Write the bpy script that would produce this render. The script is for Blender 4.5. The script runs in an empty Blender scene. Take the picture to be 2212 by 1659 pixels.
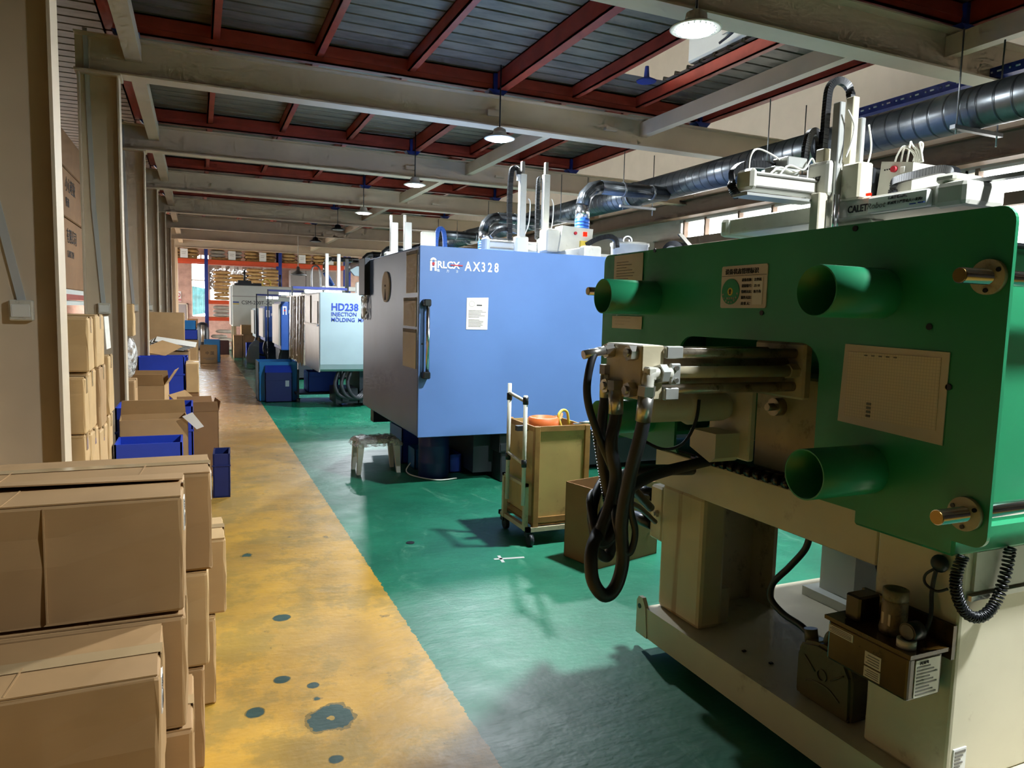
import bpy, bmesh, math, random
from mathutils import Matrix, Vector, Euler

random.seed(7)
SC = bpy.context.scene
COL = SC.collection
PI = math.pi

# ------------------------------------------------------------------ camera
cam_d = bpy.data.cameras.new('camera')
cam_d.sensor_fit = 'HORIZONTAL'; cam_d.sensor_width = 36.0; cam_d.lens = 25.34
cam_d.clip_start = 0.05; cam_d.clip_end = 200
cam = bpy.data.objects.new('camera', cam_d); COL.objects.link(cam)
right = Vector((0.9171227, -0.39780819, 0.02519131))
down = Vector((-0.01523424, -0.09813383, -0.99505662))
fwd = Vector((0.39831379, 0.91220524, -0.09606107))
m = Matrix.Identity(4)
for i in range(3):
    m[i][0] = right[i]; m[i][1] = -down[i]; m[i][2] = -fwd[i]
m[0][3], m[1][3], m[2][3] = 0, 0, 1.55
cam.matrix_world = m
SC.camera = cam

# ------------------------------------------------------------------ world, exposure
LAMP_W = 290.0
SKY = 18.0
w = bpy.data.worlds.new('sky'); SC.world = w; w.use_nodes = True
bg = w.node_tree.nodes['Background']
bg.inputs[0].default_value = (1.0, 0.985, 0.96, 1); bg.inputs[1].default_value = SKY
SC.view_settings.view_transform = 'Standard'
SC.view_settings.look = 'None'
SC.view_settings.exposure = -0.28
SC.view_settings.gamma = 1.0
SC.view_settings.use_curve_mapping = False
SC.cycles.max_bounces = 6
SC.cycles.diffuse_bounces = 3
SC.cycles.glossy_bounces = 3
SC.cycles.transparent_max_bounces = 8
SC.cycles.use_adaptive_sampling = True
SC.cycles.adaptive_threshold = 0.1
SC.cycles.adaptive_min_samples = 12
SC.cycles.sample_clamp_indirect = 6.0
SC.cycles.use_denoising = True

# ------------------------------------------------------------------ node helpers / materials
def lin(c):
    if isinstance(c, str):
        c = tuple(int(c[i:i+2], 16)/255 for i in (0, 2, 4))
    return tuple((v/12.92 if v <= 0.04045 else ((v+0.055)/1.055)**2.4) for v in c)

MATS = {}
class NT:
    def __init__(s, name):
        s.m = bpy.data.materials.new(name); s.m.use_nodes = True
        s.t = s.m.node_tree; s.t.nodes.clear()
        s.out = s.t.nodes.new('ShaderNodeOutputMaterial')
        s.co = None
    def n(s, typ, **kw):
        nd = s.t.nodes.new(typ)
        for k, v in kw.items():
            setattr(nd, k, v)
        return nd
    def l(s, a, b): s.t.links.new(a, b)
    def coord(s, scale=None, kind='Object'):
        if s.co is None: s.co = s.n('ShaderNodeTexCoord')
        o = s.co.outputs[kind]
        if scale is None: return o
        mp = s.n('ShaderNodeMapping'); s.l(o, mp.inputs[0])
        mp.inputs['Scale'].default_value = scale if not isinstance(scale, (int, float)) else (scale,)*3
        return mp.outputs[0]
    def noise(s, scale, detail=4, rough=0.55, vec=None, dist=0.0):
        nd = s.n('ShaderNodeTexNoise'); s.l(vec if vec is not None else s.coord(), nd.inputs['Vector'])
        nd.inputs['Scale'].default_value = scale; nd.inputs['Detail'].default_value = detail
        nd.inputs['Roughness'].default_value = rough; nd.inputs['Distortion'].default_value = dist
        return nd.outputs['Fac']
    def ramp(s, fac, a, b):
        r = s.n('ShaderNodeMapRange'); r.interpolation_type = 'SMOOTHSTEP'
        s.l(fac, r.inputs['Value']); r.inputs['From Min'].default_value = a; r.inputs['From Max'].default_value = b
        return r.outputs[0]
    def mix(s, fac, a, b):
        mx = s.n('ShaderNodeMix'); mx.data_type = 'RGBA'
        if isinstance(fac, (int, float)): mx.inputs[0].default_value = fac
        else: s.l(fac, mx.inputs[0])
        for v, sock in ((a, mx.inputs[6]), (b, mx.inputs[7])):
            if isinstance(v, tuple): sock.default_value = (v[0], v[1], v[2], 1)
            else: s.l(v, sock)
        return mx.outputs[2]
    def math(s, op, a, b=None, clamp=False):
        nd = s.n('ShaderNodeMath'); nd.operation = op; nd.use_clamp = clamp
        for v, sock in ((a, nd.inputs[0]), (b, nd.inputs[1])):
            if v is None: continue
            if isinstance(v, (int, float)): sock.default_value = v
            else: s.l(v, sock)
        return nd.outputs[0]
    def bsdf(s, col, rough=0.5, metal=0.0, bump=None, bstr=0.2, bdist=0.01, spec=None):
        b = s.n('ShaderNodeBsdfPrincipled')
        for v, k in ((col, 'Base Color'), (rough, 'Roughness'), (metal, 'Metallic')):
            if isinstance(v, tuple): b.inputs[k].default_value = (v[0], v[1], v[2], 1)
            elif isinstance(v, (int, float)): b.inputs[k].default_value = v
            else: s.l(v, b.inputs[k])
        if spec is not None: b.inputs['Specular IOR Level'].default_value = spec
        if bump is not None:
            bp = s.n('ShaderNodeBump'); bp.inputs['Strength'].default_value = bstr; bp.inputs['Distance'].default_value = bdist
            s.l(bump, bp.inputs['Height']); s.l(bp.outputs[0], b.inputs['Normal'])
        s.l(b.outputs[0], s.out.inputs[0])
        return b

def paint(name, col, rough=0.45, metal=0.0, var=0.18, scale=3.0, dirt=0.0, dirtcol='3a2c1e', bump=0.08, bscale=60, spec=None):
    t = NT(name); c = lin(col)
    c2 = tuple(v*(1-var) for v in c)
    k = t.mix(t.ramp(t.noise(scale, 3), 0.3, 0.7), c, c2)
    if dirt > 0:
        d = t.ramp(t.noise(scale*2.3, 5, 0.7), 0.62-0.2*dirt, 0.8-0.1*dirt)
        k = t.mix(t.math('MULTIPLY', d, min(1, 0.5+dirt/2)), k, lin(dirtcol))
    t.bsdf(k, rough, metal, t.noise(bscale, 2) if bump >= 0.1 else None, bump, 0.004, spec)
    MATS[name] = t.m; return t.m

def emit(name, col, strength):
    t = NT(name); e = t.n('ShaderNodeEmission'); e.inputs[0].default_value = (*lin(col), 1); e.inputs[1].default_value = strength
    t.l(e.outputs[0], t.out.inputs[0]); MATS[name] = t.m; return t.m

paint('tan', 'd2bfa3', 0.5, var=0.12, scale=2.0, bump=0.04)
paint('brown_steel', '8d735c', 0.55, var=0.15)
paint('red_oxide', 'a8402c', 0.42, var=0.25, scale=5)
paint('navy', '22388c', 0.45)
paint('blue_guard', '5878ae', 0.38, var=0.12, scale=1.6, bump=0.03)
paint('blue_dark', '2a55a5', 0.4, var=0.15)
paint('pale_guard', '98acb2', 0.35, var=0.06, bump=0.03)
paint('white_guard', 'd3d8d0', 0.4, var=0.06)
paint('green_paint', '2b9062', 0.34, var=0.14, scale=1.7, bump=0.03)
paint('cream', 'd2cab0', 0.42, var=0.14, scale=2.5, dirt=0.12, dirtcol='7a5a34', bump=0.05)
paint('cream_dirty', 'c8bd9e', 0.45, var=0.2, scale=4, dirt=0.45, dirtcol='4b3a28', bump=0.1)
paint('bone', 'cbc9bc', 0.4, var=0.12, scale=6, dirt=0.1, dirtcol='8a7c60')
paint('white_plastic', 'e6e4da', 0.4, var=0.06)
paint('offwhite_dirty', 'd8d2c0', 0.5, var=0.15, scale=12, dirt=0.35, dirtcol='6a5a45')
paint('black_rubber', '1c2026', 0.5, var=0.2, bump=0.05)
paint('black_plastic', '15171a', 0.35, var=0.2)
paint('dark_steel', '33363a', 0.45, metal=0.5, var=0.3)
paint('dark_machine', '2b3138', 0.5, var=0.3)
paint('oily', '241c14', 0.25, var=0.4, scale=8)
paint('chrome', 'd5d8dc', 0.16, metal=1.0, var=0.08)
paint('steel', 'b9b7b0', 0.3, metal=0.9, var=0.15, scale=10)
paint('steel_dirty', 'b7ab98', 0.36, metal=0.7, var=0.3, scale=9, dirt=0.6, dirtcol='1d140d')
paint('galv', '9a9da0', 0.33, metal=0.85, var=0.25, scale=14)
paint('foil', 'd5d7d9', 0.22, metal=1.0, var=0.15, scale=30, bump=0.5, bscale=40)
paint('brass', 'a88a4e', 0.35, metal=0.9, var=0.2)
paint('aluminium', 'c9cbc6', 0.32, metal=0.6, var=0.08)
paint('cable_white', 'eceade', 0.4, var=0.05)
paint('blue_hose', '2f63bd', 0.35, var=0.15)
paint('bin_blue', '1f3fb4', 0.42, var=0.12, scale=4, bump=0.03)
paint('bin_dark', '17265e', 0.42, var=0.15)
paint('bin_cyan', '1e7fc6', 0.4, var=0.1)
paint('paper', 'ddd8cc', 0.7, var=0.06)
paint('paper_tan', 'cfc4b2', 0.6, var=0.08)
paint('label_white', 'e8e8e4', 0.6, var=0.03)
paint('ink', '2b2a2a', 0.7, var=0.1)
paint('ink_grey', '77736c', 0.7, var=0.1)
paint('ink_blue', '1b3a9c', 0.6, var=0.05)
paint('ink_red', 'b3202e', 0.5, var=0.05)
paint('ink_white', 'e9ecf0', 0.5, var=0.05)
paint('orange', 'd0662a', 0.5, var=0.15)
paint('rack_orange', 'd4502c', 0.45, var=0.15)
paint('yellow_rope', 'dcc04a', 0.5, var=0.1)
paint('grimy', '8f7f62', 0.4, var=0.3, scale=10, dirt=0.7, dirtcol='1c140c')
paint('wood_panel', 'c3a566', 0.5, var=0.2, scale=3, dirt=0.35, dirtcol='6a4d25')
paint('oily_amber', '4a3413', 0.2, var=0.5, scale=6, dirt=0.5, dirtcol='120d08')
paint('wood', 'a5793f', 0.6, var=0.3, scale=8, dirt=0.3, dirtcol='4a2f18')
paint('sack', 'c79f66', 0.75, var=0.18, scale=8, bump=0.3, bscale=12)
paint('sack_grey', 'b9b3a8', 0.7, var=0.15, scale=8, bump=0.3, bscale=12)
paint('pink_wall', 'c7a293', 0.8, var=0.25, scale=4, dirt=0.15, dirtcol='7c5c50')
paint('cream_wall', 'd8cbb8', 0.8, var=0.06)
paint('concrete', '8f8c86', 0.9, var=0.15, scale=1.0)
paint('grey_wall', '9a9290', 0.8, var=0.1)
paint('leaf', 'b99b2a', 0.6, var=0.3)
paint('tape', 'b59a72', 0.14, var=0.05)
paint('jerry', '5d553c', 0.3, var=0.2, scale=5, dirt=0.4, dirtcol='231f14')
paint('rust', '7a4a26', 0.7, var=0.4, scale=8)
paint('conduit', 'b9bab6', 0.5, var=0.05)
paint('plaster_dark', '5a5148', 0.85, var=0.15)
paint('maroon', '4a2b2b', 0.6, var=0.2)
emit('led', 'f4fbff', 60.0)
emit('tube_light', 'eef4ff', 9.0)
emit('red_led', 'ff2010', 4.0)

def mk_cardboard(name, col, sc=1.0):
    t = NT(name); c = lin(col); c2 = tuple(v*0.8 for v in c)
    k = t.mix(t.ramp(t.noise(2.5*sc, 3, 0.6), 0.3, 0.72), c, c2)
    fib = t.noise(1.0, 3, 0.6, t.coord((14, 14, 160)))
    k = t.mix(t.math('MULTIPLY', fib, 0.22), k, tuple(v*0.62 for v in c))
    t.bsdf(k, 0.72, 0, t.noise(4, 2, 0.6), 0.35, 0.01)
    MATS[name] = t.m
mk_cardboard('cardboard', 'b58f60')
mk_cardboard('cardboard_light', 'cda873')
mk_cardboard('cardboard_dark', '92693f')

def mk_curtain():
    t = NT('curtain'); d = t.n('ShaderNodeBsdfDiffuse'); tr = t.n('ShaderNodeBsdfTranslucent'); mx = t.n('ShaderNodeMixShader'); mx.inputs[0].default_value = 0.7
    c = t.mix(t.ramp(t.noise(1.0, 4, 0.6, t.coord((1.5, 1, 5))), 0.3, 0.7), lin('5d8a8c'), lin('2f5a5c'))
    t.l(c, d.inputs[0]); t.l(c, tr.inputs[0]); t.l(d.outputs[0], mx.inputs[1]); t.l(tr.outputs[0], mx.inputs[2]); t.l(mx.outputs[0], t.out.inputs[0]); MATS['curtain'] = t.m
mk_curtain()

def mk_streak():
    t = NT('cream_streak'); c = lin('cdbf98')
    k = t.mix(t.ramp(t.noise(2.5, 5), 0.3, 0.7), c, tuple(v*0.8 for v in c))
    st = t.ramp(t.noise(1.0, 5, 0.6, t.coord((16, 16, 1.2))), 0.56, 0.72)
    k = t.mix(t.math('MULTIPLY', st, 0.6), k, lin('8a5a2c'))
    t.bsdf(k, 0.45); MATS['cream_streak'] = t.m
mk_streak()

def mk_film(name, col, lo, hi):
    t = NT(name)
    g = t.n('ShaderNodeBsdfPrincipled'); g.inputs['Base Color'].default_value = (*col, 1)
    g.inputs['Roughness'].default_value = 0.25
    tr = t.n('ShaderNodeBsdfTransparent'); mx = t.n('ShaderNodeMixShader')
    t.l(t.ramp(t.noise(18, 5), lo, hi), mx.inputs[0]); t.l(tr.outputs[0], mx.inputs[1]); t.l(g.outputs[0], mx.inputs[2])
    bp = t.n('ShaderNodeBump'); bp.inputs['Strength'].default_value = 0.8; t.l(t.noise(30, 4), bp.inputs['Height']); t.l(bp.outputs[0], g.inputs['Normal'])
    t.l(mx.outputs[0], t.out.inputs[0]); MATS[name] = t.m
mk_film('film', (0.8, 0.79, 0.76), 0.35, 0.65)
mk_film('film_brown', (0.35, 0.29, 0.22), 0.15, 0.5)

def mk_glass(name, tint, clear):
    t = NT(name)
    tr = t.n('ShaderNodeBsdfTransparent'); tr.inputs[0].default_value = (*tint, 1)
    g = t.n('ShaderNodeBsdfPrincipled'); g.inputs['Base Color'].default_value = (0.75, 0.76, 0.76, 1); g.inputs['Roughness'].default_value = 0.25
    mx = t.n('ShaderNodeMixShader'); f = t.math('MULTIPLY', t.ramp(t.noise(6, 6, 0.7), 0.3, 0.8), 1-clear)
    t.l(f, mx.inputs[0]); t.l(tr.outputs[0], mx.inputs[1]); t.l(g.outputs[0], mx.inputs[2])
    t.l(mx.outputs[0], t.out.inputs[0]); MATS[name] = t.m
mk_glass('pane', (0.93, 0.95, 0.97), 0.75)
mk_glass('clear_panel', (0.78, 0.85, 0.84), 0.75)

def mk_floor():
    t = NT('floor_paint')
    co = t.coord(); sx = t.n('ShaderNodeSeparateXYZ'); t.l(co, sx.inputs[0]); X, Y = sx.outputs[0], sx.outputs[1]
    # green epoxy
    g = t.mix(t.ramp(t.noise(1.1, 6, 0.65), 0.3, 0.75), lin('125c45'), lin('227a5b'))
    scf = t.ramp(t.noise(1.0, 5, 0.75, t.coord((3.0, 1.2, 1)), 1.5), 0.55, 0.78)
    g = t.mix(t.math('MULTIPLY', scf, 0.4), g, lin('76ad92'))
    g = t.mix(t.math('MULTIPLY', t.ramp(t.noise(2.2, 6, 0.8), 0.6, 0.75), 0.5), g, lin('0f4233'))
    # yellow walkway
    y = t.mix(t.ramp(t.noise(1.7, 6, 0.6), 0.35, 0.7), lin('ca9a32'), lin('a88338'))
    wear = t.ramp(t.noise(2.3, 7, 0.75), 0.46, 0.58)
    y = t.mix(t.math('MULTIPLY', wear, 0.6), y, lin('8f7836'))
    y = t.mix(t.math('MULTIPLY', t.ramp(t.noise(9, 5, 0.8), 0.6, 0.7), 0.55), y, lin('5d5230'))
    y = t.mix(t.math('MULTIPLY', t.ramp(t.noise(0.8, 4, 0.65), 0.4, 0.75), 0.35), y, lin('7d6632'))
    # walkway colour shifts to pinkish brown toward the far end
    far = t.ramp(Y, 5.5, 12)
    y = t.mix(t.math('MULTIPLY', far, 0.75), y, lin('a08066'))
    # chips through to the green below
    vo = t.n('ShaderNodeTexVoronoi'); t.l(t.coord(), vo.inputs['Vector']); vo.inputs['Scale'].default_value = 3.3; vo.inputs['Randomness'].default_value = 1
    nz = t.noise(14, 5)
    d1 = t.math('ADD', vo.outputs['Distance'], t.math('MULTIPLY', t.math('SUBTRACT', nz, 0.32), 0.34))
    rnd = t.n('ShaderNodeSeparateColor'); t.l(vo.outputs['Color'], rnd.inputs[0])
    size = t.math('SUBTRACT', t.math('MULTIPLY', rnd.outputs[0], 0.16), 0.05)
    chip = t.math('LESS_THAN', d1, t.math('ADD', size, 0.075))
    y = t.mix(chip, y, lin('2b4b41'))
    ring = t.math('MULTIPLY', t.math('LESS_THAN', d1, t.math('ADD', size, 0.10)), t.math('SUBTRACT', 1.0, chip))
    y = t.mix(t.math('MULTIPLY', ring, 0.55), y, lin('6a5420'))
    # the two large flaked patches
    nA, nB = t.noise(11, 4), t.noise(20, 2)
    for cx, cy, r in ((0.443, 2.66, 0.088), (0.182, 2.80, 0.034), (0.363, 3.656, 0.038), (0.415, 2.395, 0.026), (0.30, 3.02, 0.03), (0.415, 2.93, 0.024)):
        dx = t.math('SUBTRACT', X, cx); dy = t.math('SUBTRACT', Y, cy)
        d = t.math('SQRT', t.math('ADD', t.math('MULTIPLY', dx, dx), t.math('MULTIPLY', dy, dy)))
        d = t.math('ADD', d, t.math('MULTIPLY', t.math('SUBTRACT', nA, 0.5), r*1.1))
        y = t.mix(t.math('LESS_THAN', d, r*1.12), y, lin('7a6322'))
        y = t.mix(t.math('LESS_THAN', d, r), y, lin('1f3f38'))
        if r > 0.06: y = t.mix(t.math('LESS_THAN', t.math('ADD', d, t.math('MULTIPLY', nB, r*0.5)), r*0.42), y, lin('a58431'))
    edge = t.math('ADD', X, t.math('MULTIPLY', t.math('SUBTRACT', t.noise(16, 6, 0.7), 0.5), 0.05))
    isg = t.math('GREATER_THAN', edge, 0.935)
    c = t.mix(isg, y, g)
    # dark oil marks
    oil = t.ramp(t.noise(0.9, 4, 0.7), 0.66, 0.8)
    c = t.mix(t.math('MULTIPLY', oil, 0.5), c, lin('22302a'))
    rough = t.n('ShaderNodeMapRange'); t.l(t.noise(5, 6), rough.inputs[0]); rough.inputs[3].default_value = 0.37; rough.inputs[4].default_value = 0.58
    h = t.math('ADD', t.math('MULTIPLY', t.noise(1.0, 3, 0.6, t.coord((5, 11, 1))), 1.0), t.math('MULTIPLY', t.noise(40, 2), 0.15))
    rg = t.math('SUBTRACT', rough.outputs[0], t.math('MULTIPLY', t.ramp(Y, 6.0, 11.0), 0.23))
    t.bsdf(c, rg, 0, h, 0.22, 0.02)
    MATS['floor_paint'] = t.m
mk_floor()

def mk_deck():
    t = NT('deck_metal')
    c = t.mix(t.ramp(t.noise(2.0, 4, 0.7, t.coord((1.0, 3, 1))), 0.3, 0.75), lin('857d6e'), lin('5e584d'))
    t.bsdf(c, 0.48, 0.15)
    MATS['deck_metal'] = t.m
mk_deck()

def mk_spiral():   # spiral-wound sheet duct: seams along the run
    t = NT('duct_metal')
    wv = t.n('ShaderNodeTexWave'); wv.wave_type = 'BANDS'; wv.bands_direction = 'Y'; t.l(t.coord((1, 1, 1)), wv.inputs[0]); wv.inputs['Scale'].default_value = 2.6; wv.inputs['Phase Offset'].default_value = 0.4
    seam = t.ramp(wv.outputs['Fac'], 0.93, 0.99)
    c = t.mix(t.ramp(t.noise(6, 5), 0.3, 0.7), lin('777b7e'), lin('5f6467'))
    c = t.mix(t.math('MULTIPLY', seam, 0.7), c, lin('303335'))
    t.bsdf(c, 0.33, 0.85, seam, 0.4, 0.01); MATS['duct_metal'] = t.m
mk_spiral()

def mk_flex():
    t = NT('flex_blue')
    wv = t.n('ShaderNodeTexWave'); wv.bands_direction = 'Z'; t.l(t.coord(), wv.inputs[0]); wv.inputs['Scale'].default_value = 9
    c = t.mix(wv.outputs['Fac'], lin('1d479e'), lin('3c77d6'))
    t.bsdf(c, 0.35, 0, wv.outputs['Fac'], 0.6, 0.01); MATS['flex_blue'] = t.m
mk_flex()

def mk_grid():
    t = NT('grid_paper')
    co = t.coord(); sx = t.n('ShaderNodeSeparateXYZ'); t.l(co, sx.inputs[0])
    def lines(v, n):
        f = t.math('FRACT', t.math('MULTIPLY', v, n)); return t.math('LESS_THAN', f, 0.16)
    g = t.math('MAXIMUM', lines(sx.outputs[1], 110), lines(sx.outputs[2], 110))
    c = t.mix(t.math('MULTIPLY', g, 0.35), lin('d6c8ae'), lin('8d8270'))
    t.bsdf(c, 0.6); MATS['grid_paper'] = t.m
mk_grid()

# ------------------------------------------------------------------ mesh builder
ORG = {}
class MB:
    def __init__(s): s.bm = bmesh.new()
    def box(s, x0, x1, y0, y1, z0, z1, bev=0.0, seg=1, M=None):
        if x0 > x1: x0, x1 = x1, x0
        if y0 > y1: y0, y1 = y1, y0
        if z0 > z1: z0, z1 = z1, z0
        vs = [s.bm.verts.new((x, y, z)) for x in (x0, x1) for y in (y0, y1) for z in (z0, z1)]
        fs = [s.bm.faces.new([vs[i] for i in q]) for q in ((0, 1, 3, 2), (4, 6, 7, 5), (0, 4, 5, 1), (2, 3, 7, 6), (0, 2, 6, 4), (1, 5, 7, 3))]
        allv = vs
        if bev > 0:
            es = list({e for f in fs for e in f.edges})
            r = bmesh.ops.bevel(s.bm, geom=es+vs, offset=bev, segments=seg, affect='EDGES', profile=0.5)
            allv = list({v for f in r['faces'] for v in f.verts} | {v for v in vs if v.is_valid})
        if M is not None:
            bmesh.ops.transform(s.bm, matrix=M, verts=allv)
        return s
    def cyl(s, p0, p1, r, r1=None, n=16, caps=True, smooth=True):
        p0, p1 = Vector(p0), Vector(p1); r1 = r if r1 is None else r1
        d = (p1-p0).normalized(); a = d.orthogonal().normalized(); b = d.cross(a)
        A, B = [], []
        for i in range(n):
            t = 2*PI*i/n; o = a*math.cos(t)+b*math.sin(t)
            A.append(s.bm.verts.new(p0+o*r)); B.append(s.bm.verts.new(p1+o*r1))
        for i in range(n):
            f = s.bm.faces.new((A[i], A[(i+1) % n], B[(i+1) % n], B[i])); f.smooth = smooth
        if caps:
            s.bm.faces.new(A[::-1]); s.bm.faces.new(B)
        return s
    def pipe(s, p0, p1, r, th, n=24):   # open hollow tube
        p0, p1 = Vector(p0), Vector(p1); d = (p1-p0).normalized(); a = d.orthogonal().normalized(); b = d.cross(a)
        R = []
        for p, rr in ((p0, r), (p1, r), (p1, r-th), (p0, r-th)):
            R.append([s.bm.verts.new(p+(a*math.cos(2*PI*i/n)+b*math.sin(2*PI*i/n))*rr) for i in range(n)])
        for k in range(4):
            A, B = R[k], R[(k+1) % 4]
            for i in range(n):
                f = s.bm.faces.new((A[i], A[(i+1) % n], B[(i+1) % n], B[i])); f.smooth = k in (0, 2)
        return s
    def tube(s, pts, r, n=8, sub=6, smooth=True, closed=False, caps=True):
        P = [Vector(p) for p in pts]
        if smooth and len(P) > 2:
            Q = []
            N = len(P)
            for i in range(N if closed else N-1):
                if closed: a, b, c, d = P[i-1], P[i], P[(i+1) % N], P[(i+2) % N]
                else: a, b, c, d = P[max(i-1, 0)], P[i], P[i+1], P[min(i+2, N-1)]
                for k in range(sub):
                    t = k/sub
                    Q.append(0.5*((2*b)+(c-a)*t+(2*a-5*b+4*c-d)*t*t+(3*b-a-3*c+d)*t**3))
            if not closed: Q.append(P[-1])
            P = Q
        N = len(P); rings = []; up = None
        for i in range(N):
            if closed: d = P[(i+1) % N]-P[i-1]
            else: d = P[min(i+1, N-1)]-P[max(i-1, 0)]
            d = d.normalized()
            if up is None: up = d.orthogonal().normalized()
            up = (up-d*up.dot(d)).normalized(); b = d.cross(up)
            rr = r if isinstance(r, (int, float)) else r[min(len(r)-1, int(i/(N-1)*(len(r)-1)+0.5))]
            rings.append([s.bm.verts.new(P[i]+(up*math.cos(2*PI*k/n)+b*math.sin(2*PI*k/n))*rr) for k in range(n)])
        for i in range(N if closed else N-1):
            A, B = rings[i], rings[(i+1) % N]
            for k in range(n):
                f = s.bm.faces.new((A[k], A[(k+1) % n], B[(k+1) % n], B[k])); f.smooth = True
        if caps and not closed:
            s.bm.faces.new(rings[0][::-1]); s.bm.faces.new(rings[-1])
        return s
    def prism(s, poly, axis, a0, a1):
        def mk(p, a):
            return {'X': (a, p[0], p[1]), 'Y': (p[0], a, p[1]), 'Z': (p[0], p[1], a)}[axis]
        A = [s.bm.verts.new(mk(p, a0)) for p in poly]; B = [s.bm.verts.new(mk(p, a1)) for p in poly]
        n = len(poly)
        s.bm.faces.new(A[::-1]); s.bm.faces.new(B)
        for i in range(n): s.bm.faces.new((A[i], A[(i+1) % n], B[(i+1) % n], B[i]))
        return s
    def lathe(s, prof, c, n=20, axis='Z', smooth=True):
        rings = []
        c = Vector(c)
        for r, h in prof:
            ring = []
            for i in range(n):
                a = 2*PI*i/n; u, v = r*math.cos(a), r*math.sin(a)
                ring.append(s.bm.verts.new(c+Vector({'Z': (u, v, h), 'X': (h, u, v), 'Y': (u, h, v)}[axis])))
            rings.append(ring)
        for A, B in zip(rings, rings[1:]):
            for i in range(n):
                f = s.bm.faces.new((A[i], A[(i+1) % n], B[(i+1) % n], B[i])); f.smooth = smooth
        s.bm.faces.new(rings[0][::-1]); s.bm.faces.new(rings[-1])
        return s
    def ball(s, c, rx, ry=None, rz=None, seg=14, rings=9):
        ry = rx if ry is None else ry; rz = rx if rz is None else rz
        r = bmesh.ops.create_uvsphere(s.bm, u_segments=seg, v_segments=rings, radius=1.0)
        for v in r['verts']:
            v.co = Vector((v.co.x*rx, v.co.y*ry, v.co.z*rz))+Vector(c)
            for f in v.link_faces: f.smooth = True
        return s
    def quad(s, a, b, c, d):
        s.bm.faces.new([s.bm.verts.new(p) for p in (a, b, c, d)]); return s
    def sheet(s, a, b, c, d, th=0.004):     # thick four-cornered board
        a, b, c, d = map(Vector, (a, b, c, d)); n = (b-a).cross(d-a).normalized()*th
        V = [s.bm.verts.new(p) for p in (a, b, c, d, a+n, b+n, c+n, d+n)]
        for q in ((3, 2, 1, 0), (4, 5, 6, 7), (0, 1, 5, 4), (1, 2, 6, 5), (2, 3, 7, 6), (3, 0, 4, 7)):
            s.bm.faces.new([V[i] for i in q])
        return s
    def xf(s, M):
        bmesh.ops.transform(s.bm, matrix=M, verts=s.bm.verts); return s
    def jit(s, a, seed=0):
        rd = random.Random(seed)
        for v in s.bm.verts: v.co += Vector((rd.uniform(-a, a), rd.uniform(-a, a), rd.uniform(-a, a)))
        return s
    def build(s, name, mat, parent=None, label=None, cat=None, group=None, kind=None):
        bmesh.ops.recalc_face_normals(s.bm, faces=s.bm.faces)
        if parent is not None: o0 = ORG[parent.name]
        else:
            lo = Vector((1e9,)*3); hi = Vector((-1e9,)*3)
            for v in s.bm.verts:
                for i in range(3): lo[i] = min(lo[i], v.co[i]); hi[i] = max(hi[i], v.co[i])
            o0 = Vector(((lo.x+hi.x)/2, (lo.y+hi.y)/2, lo.z))
            if kind == 'structure': o0 = Vector((0, 0, 0))
        bmesh.ops.translate(s.bm, vec=-o0, verts=s.bm.verts)
        me = bpy.data.meshes.new(name); s.bm.to_mesh(me); s.bm.free()
        me.materials.append(MATS[mat])
        o = bpy.data.objects.new(name, me); COL.objects.link(o)
        if parent is not None: o.parent = parent
        else: o.location = o0
        ORG[o.name] = o0
        tag(o, label, cat, group, kind)
        return o

def tag(o, label=None, cat=None, group=None, kind=None):
    for k, v in (('label', label), ('category', cat), ('group', group), ('kind', kind)):
        if v: o[k] = v
    return o

def thing(name, label, cat, loc, group=None, kind=None):
    o = bpy.data.objects.new(name, None); COL.objects.link(o); o.location = loc; o.empty_display_size = 0.1
    ORG[o.name] = Vector(loc); return tag(o, label, cat, group, kind)

def copy_tree(o, d, label=None, group=None, parent=None):
    c = o.copy(); COL.objects.link(c)
    if parent is None: c.location = o.location+Vector(d)
    else: c.parent = parent
    ORG[c.name] = ORG[o.name]+Vector(d)
    if label: c['label'] = label
    if group: c['group'] = group
    for ch in list(o.children): copy_tree(ch, d, parent=c)
    return c

def text(body, loc, size, mat, parent, face='Y', bold=0.0, name='lettering', align='LEFT', shear=0.0, sx=1.0, ext=0.001, label=None):
    cu = bpy.data.curves.new(name, 'FONT'); cu.body = body; cu.size = size; cu.extrude = ext; cu.offset = bold
    cu.align_x = align; cu.align_y = 'BOTTOM_BASELINE'; cu.shear = shear; cu.resolution_u = 3
    cu.materials.append(MATS[mat])
    o = bpy.data.objects.new(name, cu); COL.objects.link(o)
    o.rotation_euler = {'Y': (PI/2, 0, 0), 'X': (PI/2, 0, -PI/2), 'Z': (0, 0, 0), 'XR': (PI/2, 0, PI/2)}[face]
    o.scale = (sx, 1, 1)
    o.parent = parent; o.location = Vector(loc)-ORG[parent.name]
    ORG[o.name] = Vector(loc)
    if label: o['label'] = label
    return o

def arc_pts(c, r, a0, a1, n, plane='XZ'):
    out = []
    for i in range(n+1):
        a = a0+(a1-a0)*i/n; u, v = r*math.cos(a), r*math.sin(a)
        out.append({'XZ': (c[0]+u, c[1], c[2]+v), 'YZ': (c[0], c[1]+u, c[2]+v), 'XY': (c[0]+u, c[1]+v, c[2])}[plane])
    return out

def rrect(y0, y1, z0, z1, r, n=5):
    P = []
    for cy, cz, a0 in ((y1-r, z1-r, 0), (y0+r, z1-r, PI/2), (y0+r, z0+r, PI), (y1-r, z0+r, 1.5*PI)):
        for i in range(n+1):
            a = a0+PI/2*i/n; P.append((cy+r*math.cos(a), cz+r*math.sin(a)))
    return P
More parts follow.
